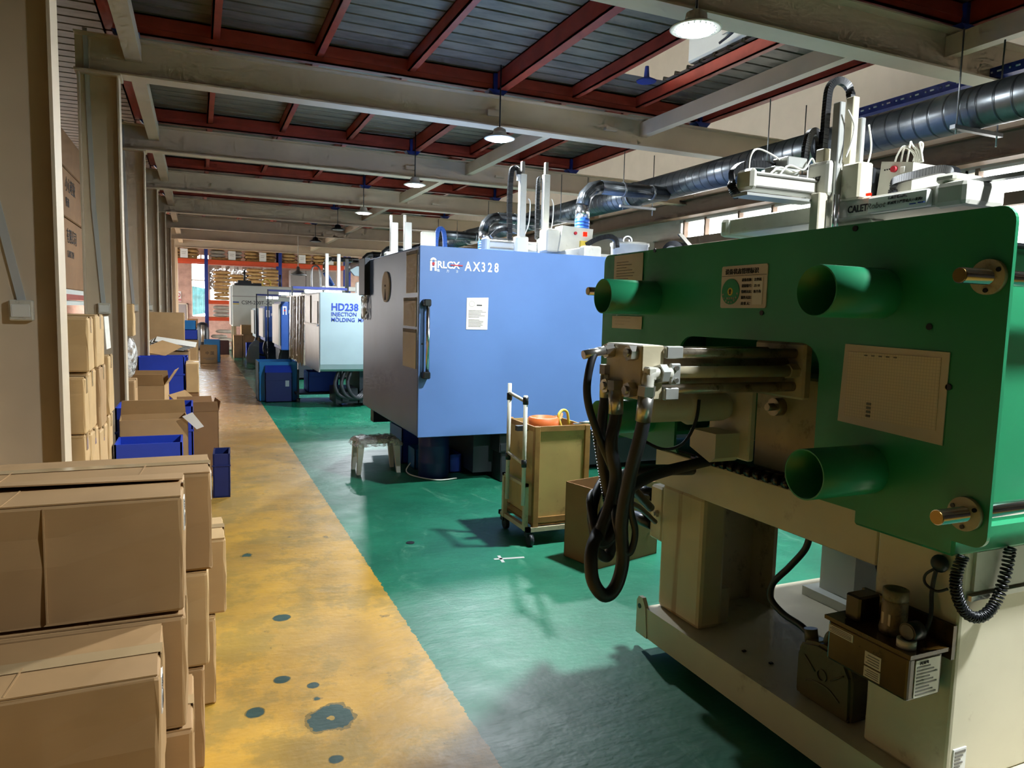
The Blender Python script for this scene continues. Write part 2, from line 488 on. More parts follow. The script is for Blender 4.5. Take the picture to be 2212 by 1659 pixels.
# ================================================================== SETTING
MB().box(-4.6, 8.4, -5.1, 31.2, -0.1, 0.0).build('floor', 'floor_paint', kind='structure', label='green painted factory floor with a worn yellow walkway')

MB().box(-20, 25, -15, 50, -0.3, -0.12).build('ground', 'concrete', kind='structure', label='concrete yard outside the building')

def holed(x0, x1, axis, u0, u1, z0, z1, holes):
    b = MB(); us = sorted({u0, u1, *[h[0] for h in holes], *[h[1] for h in holes]}); zs = sorted({z0, z1, *[h[2] for h in holes], *[h[3] for h in holes]})
    for a, c in zip(us, us[1:]):
        for e, g in zip(zs, zs[1:]):
            mu, mz = (a+c)/2, (e+g)/2
            if any(h[0] < mu < h[1] and h[2] < mz < h[3] for h in holes): continue
            if axis == 'X': b.box(x0, x1, a, c, e, g)
            else: b.box(a, c, x0, x1, e, g)
    return b
WZ0, WZ1 = 1.9, 3.36
RW = [(2.5, 5.85), (8.1, 11.35), (14.9, 18.1), (21.6, 24.9)]
DOORWAY = (25.6, 30.4, 0.0, 3.2)  # assumed opening out of view, added to bring daylight to the far end
hol = [(a, b, WZ0, WZ1) for a, b in RW]+[DOORWAY]
holed(8.3, 8.5, 'X', -5.1, 31.2, 0, 7.0, hol).build('wall_right', 'cream_wall', kind='structure', label='cream plaster wall with high windows behind the machines')
BW = [(-0.21, 0.36, 1.15, 3.28), (0.44, 2.75, 1.72, 3.1), (-0.17, 0.12, 3.42, 3.56), (0.17, 0.42, 3.42, 3.56)]
holed(31.0, 31.2, 'Y', -4.6, 8.5, 0, 7.0, BW).build('wall_back', 'pink_wall', kind='structure', label='pinkish mottled end wall with a bright window')
holed(-4.7, -4.5, 'X', -5.1, 31.2, 0, 7, [(1.0, 6.0, 5.0, 6.5), (8.0, 13.0, 5.0, 6.5), (15.0, 20.0, 5.0, 6.5), (22.5, 30.4, 0.0, 3.2)]).build('wall_left', 'plaster_dark', kind='structure', label='dark storage side wall behind the columns')  # unseen upper windows and far doorway, added to let daylight in
MB().box(-4.7, 8.5, -5.3, -5.1, 0, 7).build('wall_front', 'plaster_dark', kind='structure', label='plaster wall behind the viewer')
MB().box(-4.7, 8.5, -5.3, 31.3, 7.0, 7.1).build('ceiling_upper', 'cream_wall', kind='structure', label='upper ceiling above the storage deck')

wn = 0
def window(name, y0, y1, z0, z1, mull, rail):
    b = MB(); t = 0.035
    b.box(8.3, 8.38, y0, y0+t, z0, z1).box(8.3, 8.38, y1-t, y1, z0, z1).box(8.3, 8.38, y0, y1, z0, z0+t).box(8.3, 8.38, y0, y1, z1-t, z1)
    o = b.build(name, 'white_plastic', kind='structure', label='steel framed factory window with frosted panes')
    for y in mull: MB().box(8.28, 8.37, y-0.022, y+0.022, z0, z1).build('mullion', 'brown_steel', o)
    ys = [y0+t]+list(mull)+[y1-t]
    for a, c in zip(ys, ys[1:]):
        if c-a > 0.06: MB().box(8.335, 8.342, a, c, z0+t, z1-t).build('pane', 'pane', o)
    if rail: MB().box(8.16, 8.28, y0-1.5, y1+0.6, 2.88, 3.02).build('rail', 'brown_steel', o)
    return o
window('window_1', 2.5, 5.85, WZ0, WZ1, [3.3, 4.1, 4.9, 5.7], True)
window('window_2', 8.1, 11.35, WZ0, WZ1, [8.95, 9.72, 10.59, 11.2], True)
window('window_3', 14.9, 18.1, WZ0, WZ1, [15.7, 16.5, 17.3], False)
window('window_4', 21.6, 24.9, WZ0, WZ1, [22.4, 23.2, 24.1], False)

b = MB(); t = 0.03
for x0, x1, z0, z1 in BW[:2]:
    b.box(x0, x0+t, 31.0, 31.08, z0, z1).box(x1-t, x1, 31.0, 31.08, z0, z1).box(x0, x1, 31.0, 31.08, z0, z0+t).box(x0, x1, 31.0, 31.08, z1-t, z1)
b.box(-0.21, 0.36, 31.0, 31.08, 2.55, 2.6)
wb = b.build('window_5', 'white_plastic', kind='structure', label='tall bright window in the end wall')
for x0, x1, z0, z1 in ((-0.18, 0.33, 1.18, 2.55), (-0.18, 0.33, 2.6, 3.25), (0.47, 1.2, 1.75, 3.07), (1.2, 1.95, 1.75, 3.07), (1.95, 2.72, 1.75, 3.07)):
    MB().box(x0, x1, 31.04, 31.045, z0, z1).build('pane', 'pane', wb)
b = MB()
for i in range(14):
    a = i/14; c = (i+1)/14
    f = lambda u: 31.12+0.03*math.sin(u*21)
    b.quad((-0.2+0.55*a, f(a), 1.2+0.1*a), (-0.2+0.55*c, f(c), 1.2+0.1*c), (-0.2+0.55*c, f(c)+0.02, 2.35-0.1*c), (-0.2+0.55*a, f(a)+0.02, 2.35-0.1*a))
b.build('curtain', 'curtain', label='pale teal cloth hung outside the end window', cat='curtain')
o = MB().box(-0.78, -0.40, 30.96, 31.0, 0, 1.62).box(-0.76, -0.42, 30.94, 30.97, 0.02, 1.58).build('door_1', 'grey_wall', kind='structure', label='small grey door in the end wall')
MB().box(-0.82, -0.78, 30.94, 31.0, 0, 1.66).box(-0.40, -0.36, 30.94, 31.0, 0, 1.66).box(-0.82, -0.36, 30.94, 31.0, 1.62, 1.66).build('door_frame', 'cream_wall', o)
s = MB().box(-0.84, -0.58, 30.985, 31.0, 1.72, 2.12).build('no_smoking_sign', 'label_white', label='white and red no smoking sign on the end wall', cat='sign')
MB().pipe((-0.71, 30.985, 1.97), (-0.71, 30.975, 1.97), 0.1, 0.022).build('ring', 'ink_red', s)
MB().box(-0.08, 0.08, 30.978, 30.985, -0.009, 0.009, M=Matrix.Translation((-0.71, 0, 1.97)) @ Matrix.Rotation(PI/4, 4, 'Y')).build('slash', 'ink_red', s)
MB().box(-0.77, -0.67, 30.979, 30.985, 1.955, 1.985).build('cigarette', 'ink', s)
MB().box(-0.83, -0.59, 30.978, 30.985, 1.74, 1.83).build('caption_bar', 'ink_red', s)
text('禁止吸烟', (-0.82, 30.976, 1.757), 0.055, 'ink_white', s)

# ---- storage deck overhead
YK = [7.55+3.37*k for k in range(-3, 7)]
b = MB(); per = 0.21
y = -4.0
def strip(b, x0, x1, ya, za, yb, zb):
    b.quad((x0, ya, za), (x1, ya, za), (x1, yb, zb), (x0, yb, zb))
while y < 29.5:
    segs = [(-4.5, 5.85)]
    if 5.2 < y < 6.9: segs = [(-4.5, 4.02), (4.74, 5.85)]
    for x0, x1 in segs:
        strip(b, x0, x1, y, 4.16, y+0.175, 4.16); strip(b, x0, x1, y+0.175, 4.16, y+0.185, 4.195)
        strip(b, x0, x1, y+0.185, 4.195, y+0.20, 4.195); strip(b, x0, x1, y+0.20, 4.195, y+per, 4.16)
    y += per
ceil = b.build('ceiling', 'deck_metal', kind='structure', label='corrugated steel deck on red joists overhead')
def hbeam_x(b, x0, x1, y, z0, z1, fw, t=0.014, tw=0.01):
    b.box(x0, x1, y-fw/2, y+fw/2, z0, z0+t).box(x0, x1, y-fw/2, y+fw/2, z1-t, z1).box(x0, x1, y-tw/2, y+tw/2, z0+t, z1-t); return b
def hbeam_y(b, y0, y1, x, z0, z1, fw, t=0.014, tw=0.01):
    b.box(x-fw/2, x+fw/2, y0, y1, z0, z0+t).box(x-fw/2, x+fw/2, y0, y1, z1-t, z1).box(x-tw/2, x+tw/2, y0, y1, z0+t, z1-t); return b
base_rb = None
for k, yk in enumerate(YK):
    bm_ = hbeam_x(MB(), -0.95, 8.25, yk, 3.575, 3.9, 0.19)
    bo = bm_.build('roof_beam', 'tan', ceil)
    if 2 < k < 8:
        MB().box(2.9, 3.05, yk-0.085, yk-0.055, 3.68, 3.74).box(4.35, 4.5, yk-0.12, yk-0.06, 3.7, 3.73).build('gusset', 'tan', bo)
    # red cross beam: channel with web facing the camera
    MB().box(-0.6, 5.85, yk-0.02, yk-0.005, 3.965, 4.15).box(-0.6, 5.85, yk-0.02, yk+0.06, 3.965, 3.98).box(-0.6, 5.85, yk-0.02, yk+0.06, 4.137, 4.15).box(-0.6, 5.85, yk-0.027, yk-0.02, 4.03, 4.08).build('cross_beam', 'red_oxide', ceil)
    for bx in (-0.55, 3.02, 5.75):
        MB().box(bx-0.05, bx+0.05, yk-0.06, yk+0.06, 3.9, 4.14, 0.004).prism([(bx-0.11, 3.965), (bx+0.11, 3.965), (bx+0.05, 3.9), (bx-0.05, 3.9)], 'Y', yk-0.07, yk+0.07).build('bracket', 'navy', ceil)
    if k == len(YK)-1: break
    y0, y1 = yk+0.02, yk+3.37-0.025
    for x in (0.16, 1.10, 2.03, 3.02, 3.95, 4.80, 5.75, -0.72):
        big = x in (3.02, 5.75, -0.72); z0 = 3.965 if big else 4.02; wdt = 0.11 if big else 0.075
        MB().box(x-0.008, x+0.008, y0, y1, z0, 4.155).box(x-0.008, x+wdt-0.008, y0, y1, z0, z0+0.012).box(x-0.008, x+wdt-0.008, y0, y1, 4.143, 4.155).build('joist', 'red_oxide', ceil)
    MB().box(-0.56, -0.43, yk+0.01, yk+3.36, 3.72, 3.735).box(-0.56, -0.548, yk+0.01, yk+3.36, 3.735, 3.86).box(-0.442, -0.43, yk+0.01, yk+3.36, 3.735, 3.86).build('tie_beam', 'tan', ceil)
    tx = {1: 5.6, 2: 4.92, 3: 3.92, 4: 3.75, 5: 3.7}.get(k, 3.9)
    MB().box(tx-0.05, tx+0.05, yk+0.01, yk+3.36, 3.70, 3.86).build('tie_beam', 'tan', ceil)
MB().box(6.12, 6.24, 1.5, 5.6, 3.62, 3.70).build('rack_beam', 'navy', ceil)
for i in range(26):
    MB().box(6.113, 6.121, 3.55+i*0.075, 3.55+i*0.075+(0.035 if i % 2 else 0.012), 3.655, 3.668).build('slot', 'ink_white', ceil)
hb = hbeam_y(MB(), -5.0, 31.0, 8.05, 3.36, 3.66, 0.2, 0.02, 0.02).build('crane_beam', 'brown_steel', kind='structure', label='brown longitudinal steel beam above the windows')
# blockwork and gear seen through the deck opening
g = thing('grey_machine_cabinet', 'grey cabinet standing on the upper deck beside the opening', 'cabinet', (4.95, 5.85, 4.2))
MB().box(4.75, 5.3, 5.3, 6.5, 4.21, 5.0, 0.02).build('body', 'white_guard', g)
MB().box(4.70, 4.72, 5.45, 5.9, 4.3, 4.9).build('door', 'bone', g)
MB().tube([(4.7, 5.5, 4.7), (4.66, 5.6, 4.3), (4.68, 5.9, 4.22)], 0.012).build('cable', 'black_rubber', g)
MB().lathe([(0.10, 0), (0.11, 0.01), (0.03, 0.05), (0.02, 0.16)], (4.42, 6.75, 4.05)).build('unlit_pendant_shade', 'navy', label='dark unlit pendant shade in the deck opening', cat='lamp')

# ---- columns
names = ['nearest', 'second', 'third', 'fourth', 'fifth', 'sixth', 'seventh', 'eighth']
for i, yk in enumerate(YK[2:]):
    c = thing('steel_column', names[i]+' tan steel column from the viewer along the left of the walkway', 'column', (-0.77, yk, 0), 'tan steel columns along the walkway')
    b = MB()
    b.box(-0.625, -0.61, yk-0.10, yk+0.10, 0, 3.575).box(-0.93, -0.915, yk-0.10, yk+0.10, 0, 3.575).box(-0.915, -0.625, yk-0.006, yk+0.006, 0, 3.56)
    b.build('post', 'tan', c)
    MB().box(-0.95, -0.59, yk-0.13, yk+0.13, 3.555, 3.575).build('cap_plate', 'tan', c)
    if i < 5:
        sw = MB().box(-0.83, -0.73, yk-0.045, yk-0.006, 1.46, 1.56, 0.006).build('switch_box', 'offwhite_dirty', c)
        MB().box(-0.82, -0.74, yk-0.049, yk-0.045, 1.478, 1.54, 0.004).build('rocker', 'white_plastic', sw)
        x0, x1 = (-0.78, -0.96) if i == 0 else (-0.785, -0.84)
        pts = [(x0, 1.555), (x1, 2.5 if i == 0 else 2.4)] + ([] if i == 0 else [(x1-0.02, 3.4), (x1-0.03, 3.95)])
        b = MB()
        for (xa, za), (xb, zb) in zip(pts, pts[1:]):
            b.sheet((xa-0.018, yk-0.018, za), (xa+0.018, yk-0.018, za), (xb+0.018, yk-0.018, zb), (xb-0.018, yk-0.018, zb), -0.012)
        b.build('conduit', 'conduit', c)

# ---- pendant high-bay lamps
def lamp(x, y, z, lit, label, cable=True):
    L = thing('pendant_lamp', label, 'lamp', (x, y, z), 'round pendant lamps over the machines')
    MB().lathe([(0.155, 0.0), (0.165, 0.006), (0.11, 0.035), (0.075, 0.045), (0.065, 0.10), (0.03, 0.12)], (x, y, z), 28).build('shade', 'white_plastic' if lit else 'dark_steel', L)
    MB().lathe([(0.11, -0.012), (0.112, 0.0)], (x, y, z), 28).build('led_disc', 'led' if lit else 'bone', L)
    b = MB()
    for i in range(22):
        a = 2*PI*i/22; b.box(x+0.125*math.cos(a)-0.004, x+0.125*math.cos(a)+0.004, y+0.125*math.sin(a)-0.004, y+0.125*math.sin(a)+0.004, z-0.006, z+0.004)
    b.build('lens_ring', 'chrome', L)
    MB().cyl((x, y, z+0.11), (x, y, 4.165), 0.008).build('cable', 'dark_steel', L)
    if lit:
        ld = bpy.data.lights.new('lamp_light', 'AREA'); ld.shape = 'DISK'; ld.size = 0.2; ld.energy = LAMP_W; ld.color = (0.90, 0.96, 1.0)
        lo = bpy.data.objects.new('lamp_light', ld); COL.objects.link(lo); lo.parent = L; lo.location = (0, 0, -0.02)
lamp(2.94, 3.95, 3.385, True, 'brightest lit pendant lamp, nearest in view under the ceiling')
lamp(2.97, 7.30, 3.40, True, 'second lit pendant lamp from the viewer, above the blue guard')
lamp(2.95, 10.5, 3.40, True, 'third lit pendant lamp from the viewer')
lamp(2.9, 13.85, 3.38, True, 'fourth lit pendant lamp, farthest of the lit ones')
lamp(2.97, 17.0, 3.38, False, 'fifth pendant lamp along the row, unlit')
lamp(2.95, 20.3, 3.38, False, 'sixth pendant lamp along the row, unlit with dark shade')
lamp(2.95, 0.6, 3.385, True, 'lit pendant lamp overhead, nearest the green machine')
L = thing('hanging_shade', 'bare wide tin pendant shade hanging low before the orange rack', 'lamp', (2.95, 24.0, 2.62))
MB().lathe([(0.26, 0.0), (0.27, 0.01), (0.12, 0.10), (0.06, 0.14), (0.05, 0.26), (0.02, 0.28)], (2.95, 24.0, 2.62), 20).build('shade', 'galv', L)
MB().cyl((2.95, 24.0, 2.9), (2.95, 24.0, 4.165), 0.012).build('rod', 'bone', L)

# ---- extraction duct
DX, DZ, DR = 5.12, 3.10, 0.15
d = thing('extraction_duct', 'long spiral steel extraction duct hung along the right of the machines', 'duct', (DX, 12, DZ-DR))
y = -4.0
while y < 27:
    y2 = min(y+3.0, 27)
    MB().cyl((DX, y, DZ), (DX, y2, DZ), DR, n=32).build('duct_section', 'duct_metal', d)
    MB().cyl((DX, y2-0.05, DZ), (DX, y2+0.05, DZ), DR+0.008, n=32).build('collar', 'galv', d)
    y = y2
for yy in (1.2, 3.55, 5.4, 7.9, 9.6, 12.5, 15.5):
    MB().box(DX-0.26, DX+0.26, yy-0.02, yy+0.02, DZ-DR-0.03, DZ-DR-0.002).cyl((DX-0.22, yy, DZ-DR-0.06), (DX-0.22, yy, 3.6), 0.006, n=6).cyl((DX+0.22, yy, DZ-DR-0.1), (DX+0.22, yy, 3.6), 0.006, n=6).build('hanger', 'galv', d)
def branch(y, xd, z, zflex, zend, label, lean=0.0):
    o = thing('branch_duct', label, 'duct', (xd, y, zend), 'branch ducts dropping to the machines')
    r = 0.078
    e = 0.22
    MB().cyl((DX-0.08, y, z), (xd+e, y, z), r, n=20).build('horizontal_run', 'duct_metal', o)
    for k in range(2):
        xs = xd+e+ (DX-xd-e)*(0.3+0.4*k); MB().cyl((xs-0.015, y, z), (xs+0.015, y, z), r+0.006, n=20).build('clamp_band', 'galv', o)
    pts = [(xd+e*(1-math.sin(a)), y, z-e*(1-math.cos(a))) for a in (0, PI/6, PI/3, PI/2)]
    MB().tube(pts, r, n=20, smooth=False).build('elbow', 'duct_metal', o)
    MB().cyl((xd, y, z-e), (xd, y, zflex), r, n=20).build('drop', 'foil', o)
    MB().tube([(xd, y, zflex), (xd+lean*0.5, y, (zflex+zend)/2), (xd+lean, y, zend)], r+0.004, n=20).build('flexible_hose', 'flex_blue', o)
branch(7.17, 3.93, 2.99, 2.62, 2.30, 'branch duct with blue hose down to the control box above the blue guard')
branch(10.2, 3.93, 2.99, 2.62, 2.0, 'branch duct just left of the tall white robot arms')
branch(12.96, 3.93, 2.99, 2.66, 2.0, 'short branch duct behind the blue guard top edge')
branch(16.6, 3.93, 2.99, 2.66, 2.0, 'branch duct with blue hose beside the pale twin-post robot')
branch(18.7, 3.93, 2.99, 2.66, 2.0, 'branch duct right behind the blue guard upper left corner')
branch(24.9, 3.93, 3.25, 2.80, 2.36, 'farthest branch duct, bright elbow with bent blue hose', 0.25)
# ================================================================== GREEN MACHINE
G = thing('injection_machine', 'green injection moulding machine with cream base at the right foreground', 'machine', (3.2, 2.0, 0.0))
XP = 1.85
def arc2(cy, cz, r, a0, a1, n=6): return [(cy+r*math.cos(a0+(a1-a0)*i/n), cz+r*math.sin(a0+(a1-a0)*i/n)) for i in range(n+1)]
poly = [(3.13, 0.985)] + arc2(3.09, 1.81, 0.04, 0, PI/2) + arc2(1.205, 1.81, 0.042, PI/2, PI) + arc2(1.20, 1.01, 0.036, PI, 1.5*PI)
poly += [(1.745, 0.975)] + arc2(1.83, 1.395, 0.085, PI, PI/2) + arc2(2.415, 1.395, 0.085, PI/2, 0) + [(2.50, 1.01), (2.475, 0.985)]
pl = MB().prism(poly, 'X', XP, XP+0.012).build('clamp_plate', 'green_paint', G)
for yy, zz in ((2.02, 1.578), (1.3, 1.385), (1.37, 1.545), (2.70, 1.846), (1.64, 1.838), (1.55, 1.44)):
    MB().cyl((XP-0.004, yy, zz), (XP+0.001, yy, zz), 0.009, n=10).build('screw', 'black_plastic', pl)
for yy in (1.535, 2.705):
    for zz in (1.638, 1.112):
        MB().pipe((XP-0.255, yy, zz), (XP+0.3, yy, zz), 0.074, 0.004, 36).cyl((XP-0.06, yy, zz), (XP-0.05, yy, zz), 0.071, n=36).build('tie_bar_sleeve', 'green_paint', G)
for yy, zz, x0 in ((1.215, 1.675, 1.735), (1.222, 1.058, 1.735), (3.09, 1.672, 1.74)):
    r_ = MB().cyl((x0, yy, zz), (6.2, yy, zz), 0.020, n=20).build('guide_rod', 'chrome', G)
    MB().cyl((x0-0.003, yy, zz), (x0+0.001, yy, zz), 0.018, n=20).build('rod_end', 'brass', r_)
    f_ = MB().cyl((XP-0.014, yy, zz), (XP, yy, zz), 0.045, n=28).build('flange', 'cream_dirty', G)
    for a in (0.5, 2.6, 4.7): MB().cyl((XP-0.018, yy+0.034*math.cos(a), zz+0.034*math.sin(a)), (XP-0.013, yy+0.034*math.cos(a), zz+0.034*math.sin(a)), 0.006, n=8).build('screw', 'black_plastic', f_)
# ---- bed and skid
MB().box(1.915, 6.6, 0.2, 2.72, 0.185, 0.2).box(1.90, 1.915, 0.2, 2.74, 0.06, 0.2).box(1.915, 6.6, 2.72, 2.74, 0.06, 0.2).build('skid', 'cream', G)
MB().prism([(2.70, 0.06), (2.79, 0.06), (2.79, 0.22), (2.775, 0.24), (2.745, 0.24), (2.72, 0.2)], 'X', 1.895, 1.915).build('lifting_lug', 'cream', G)
MB().cyl((1.892, 2.765, 0.195), (1.897, 2.765, 0.195), 0.012, n=10).build('lug_hole', 'black_plastic', G)
for x, y in ((2.1, 2.6), (2.1, 0.6), (4, 2.6), (4, 0.6)): MB().cyl((x, y, 0), (x, y, 0.19), 0.05, n=14).build('machine_foot', 'dark_steel', G)
pst = MB().box(1.97, 2.10, 2.43, 2.735, 0.2, 0.79, 0.02, 2).build('post', 'cream_streak', G)
MB().box(2.12, 2.48, 2.66, 2.68, 0.2, 0.8).box(2.46, 2.48, 2.52, 2.72, 0.2, 0.8).build('web_post', 'cream_dirty', G)
MB().box(2.11, 2.16, 2.46, 2.58, 0.2, 0.36).build('foot_block', 'cream_dirty', G)
MB().box(1.972, 2.16, 1.58, 2.80, 0.78, 0.94, 0.004).build('side_rail', 'cream', G)
MB().box(1.97, 6.6, 1.295, 1.578, 0.2, 0.945, 0.01, 2).build('bed_box', 'cream', G)
bp = MB().box(2.005, 2.27, 1.285, 1.296, 0.80, 0.915).box(2.30, 2.9, 1.285, 1.296, 0.80, 0.915).build('access_panel', 'bone', G)
MB().box(1.99, 6.5, 1.28, 1.297, 0.775, 0.79).build('panel_trim', 'steel', G)
lb = MB().box(1.99, 2.045, 1.291, 1.2955, 0.22, 0.325).build('rating_label', 'label_white', G)
b = MB()
for i in range(7): b.box(1.995, 2.03-0.01*(i % 2), 1.2895, 1.2912, 0.235+i*0.011, 0.240+i*0.011)
b.box(1.995, 2.04, 1.2895, 1.2912, 0.312, 0.319).build('print', 'ink_grey', lb)
MB().box(1.88, 6.6, 1.27, 1.6, 0.92, 1.0, 0.008).build('green_skirt', 'green_paint', G)
MB().box(2.35, 6.6, 1.30, 2.98, 0.99, 1.74, 0.03, 2).build('guard_shell', 'green_paint', G)
MB().box(3.6, 6.6, 1.6, 2.7, 0.2, 0.99).build('inner_frame', 'dark_machine', G)
MB().box(1.862, 6.6, 3.0, 3.02, 0.96, 1.78).build('far_guard', 'green_paint', G)
MB().box(1.862, 2.42, 1.29, 3.0, 1.745, 1.765).build('top_cover', 'green_paint', G)
MB().box(1.862, 6.6, 1.25, 3.0, 1.766, 1.774).build('bounce_shield', 'dark_steel', G)  # unseen dark plate added to keep green bounce light off the robot
MB().box(1.862, 2.40, 1.285, 1.30, 1.0, 1.75).build('near_cover', 'green_paint', G)
MB().box(2.02, 6.6, 1.62, 2.96, 0.93, 0.95).build('drip_tray', 'oily', G)
MB().box(2.10, 2.34, 1.36, 2.3, 0.95, 1.34, 0.01).build('moving_platen', 'cream_dirty', G)
for (yy, zz) in ((2.16, 1.215), (1.84, 1.2)):
    MB().cyl((2.06, yy, zz), (2.12, yy, zz), 0.035, n=18).cyl((2.03, yy, zz), (2.07, yy, zz), 0.016, n=6).build('bolt', 'steel_dirty', G)
MB().box(2.05, 2.11, 1.74, 1.82, 1.16, 1.185).build('manifold', 'steel_dirty', G)
for i in range(3): MB().tube([(2.07, 1.8-0.02*i, 1.185), (2.05, 1.8-0.02*i, 1.25), (2.1, 1.77-0.02*i, 1.3)], 0.003, n=6).build('copper_tube', 'brass', G)
b = MB()
for i in range(16): b.cyl((1.99, 1.72+i*0.05, 0.955), (1.99, 1.75+i*0.05, 0.955), 0.024, n=12)
b.box(1.98, 2.05, 1.7, 2.55, 0.935, 0.95).build('tie_screw', 'oily', G)
# ---- papers on the plate
def paper_x(y0, y1, z0, z1, mat, nlines, parent, x=XP-0.003, skew=0.0, head=True):
    o = MB().sheet((x, y1, z0), (x, y0, z0-skew), (x, y0, z1-skew*0.2), (x, y1, z1), 0.002).build('paper_notice', mat, parent)
    b = MB(); w_ = y1-y0; h = z1-z0; rd = random.Random(int(y0*1000))
    for i in range(nlines):
        z = z1-h*(0.16+0.76*i/nlines); l = rd.uniform(0.35, 0.85)
        b.box(x-0.0035, x-0.0022, y1-w_*0.1, y1-w_*(0.1+0.8*l), z, z+h*0.012)
    b.build('print', 'ink_grey', o); return o
p1 = paper_x(2.785, 3.03, 1.62, 1.842, 'paper_tan', 13, G)
p2 = paper_x(2.775, 3.03, 1.497, 1.555, 'paper_tan', 3, G)
pg = MB().sheet((XP-0.001, 1.655, 1.243), (XP-0.001, 1.303, 1.225), (XP-0.001, 1.303, 1.478), (XP-0.001, 1.645, 1.485), 0.003).build('paper_sleeve', 'paper_tan', G)
MB().box(XP-0.006, XP-0.0045, 1.325, 1.63, 1.262, 1.462).build('grid_sheet', 'grid_paper', pg)
b = MB()
for i in range(9): b.box(XP-0.0075, XP-0.006, 1.535+0.0*i, 1.55, 1.27+0.012*(i % 4), 1.277+0.012*(i % 4)) if i < 4 else b.box(XP-0.0075, XP-0.006, 1.36+i*0.025, 1.37+i*0.025, 1.452, 1.456)
b.build('print', 'ink_grey', pg)
# ---- status sign
sg = MB().prism(rrect(2.0, 2.243, 1.595, 1.752, 0.008), 'X', XP-0.004, XP).build('status_sign', 'paper_tan', G, label='white status plate with green dial and Chinese lettering')
xs = XP-0.0055
text('设备状态管理标识', (xs, 2.222, 1.722), 0.0225, 'ink', sg, 'X', bold=0.0001)
MB().box(xs, xs+0.001, 2.003, 2.24, 1.7135, 1.7148).build('rule', 'ink', sg)
for i, (a, c) in enumerate((('设备名称：', '注塑机'), ('设备编号：', 'ZS 10'), ('管理人员：', '陈冬梅'), ('操作人员：', ''), ('责 任 人：', ''))):
    z = 1.693-i*0.0215
    text(a, (xs, 2.128, z), 0.0125, 'ink', sg, 'X')
    if c: text(c, (xs-0.001, 2.062, z), 0.0125, 'ink', sg, 'X')
MB().box(xs-0.0005, xs+0.0005, 2.018, 2.068, 1.608, 1.707).build('name_strip', 'paper', sg)
dl = MB().cyl((xs-0.002, 2.186, 1.656), (xs+0.001, 2.186, 1.656), 0.048, n=40).build('dial', 'green_paint', sg)
MB().cyl((xs-0.003, 2.186, 1.656), (xs-0.001, 2.186, 1.656), 0.0145, n=24).build('dial_hub', 'yellow_rope', dl)
MB().prism([(2.186, 1.667), (2.178, 1.657), (2.182, 1.657), (2.182, 1.647), (2.190, 1.647), (2.190, 1.657), (2.194, 1.657)], 'X', xs-0.004, xs-0.003).build('arrow', 'ink', dl)
for i, ch in enumerate('设备状态'): text(ch, (xs-0.0025, 2.205-i*0.0115, 1.628), 0.009, 'paper_tan', dl, 'X')
for i, ch in enumerate('停机维修保养待料'):
    a = math.radians(195+i*22.0); text(ch, (xs-0.0025, 2.186-0.04*math.cos(a)+0.004, 1.656+0.04*math.sin(a)-0.003), 0.008, 'paper_tan', dl, 'X')
# ---- ejector cylinder unit
EY = 2.06
blk = MB().box(1.30, 1.385, 1.945, 2.165, 1.285, 1.462, 0.004).build('cylinder_head', 'cream_dirty', G)
for yy, zz in ((1.985, 1.435), (2.125, 1.435), (1.985, 1.315), (2.125, 1.315)):
    MB().cyl((1.38, yy, zz), (1.985, yy, zz), 0.0175, n=18).build('tie_rod', 'steel_dirty', G)
    MB().cyl((1.272, yy, zz), (1.302, yy, zz), 0.026, n=6, smooth=False).cyl((1.262, yy, zz), (1.275, yy, zz), 0.014, n=12).build('nut', 'steel', blk)
MB().cyl((1.38, EY, 1.375), (1.985, EY, 1.375), 0.058, n=28).build('cylinder_barrel', 'steel_dirty', G)
MB().cyl((1.38, 1.975, 1.372), (1.95, 1.975, 1.372), 0.020, n=18).cyl((1.94, 1.975, 1.372), (1.98, 1.975, 1.372), 0.028, n=6, smooth=False).build('oil_pipe', 'cream_dirty', G)
MB().box(1.98, 2.02, 1.935, 2.19, 1.27, 1.475, 0.008).build('cylinder_foot', 'cream_dirty', G)
MB().box(1.386, 1.45, 1.93, 1.95, 1.42, 1.46, 0.003).build('angle_bracket', 'aluminium', G)
MB().box(1.386, 1.44, 1.93, 1.95, 1.285, 1.325, 0.003).build('angle_bracket', 'aluminium', G)
pf = MB().box(1.40, 1.44, 1.925, 1.94, 1.335, 1.405, 0.004).build('pipe_flange', 'aluminium', G)
for zz in (1.35, 1.39): MB().cyl((1.42, 1.918, zz), (1.42, 1.926, zz), 0.008, n=10).build('screw', 'steel', pf)
el = MB().tube([(1.40, 1.93, 1.372), (1.345, 1.925, 1.374), (1.315, 1.922, 1.365), (1.308, 1.92, 1.33)], 0.020, n=12).box(1.30, 1.335, 1.905, 1.94, 1.35, 1.395, 0.006).build('elbow_fitting', 'bone', G)
MB().cyl((1.35, 1.925, 1.372), (1.378, 1.928, 1.372), 0.032, n=6, smooth=False).build('union_nut', 'aluminium', G)
def hose(pts, r, name='hydraulic_hose', mat='black_rubber', fit=True, n=12):
    o = MB().tube(pts, r, n=n, sub=8).build(name, mat, G)
    if fit:
        p = Vector(pts[0]); q = Vector(pts[1]); d_ = (q-p).normalized()
        MB().cyl(p, p+d_*0.085, r*1.12, n=14).cyl(p-d_*0.03, p+d_*0.002, r*1.3, n=6, smooth=False).build('crimp_fitting', 'steel', o)
    return o
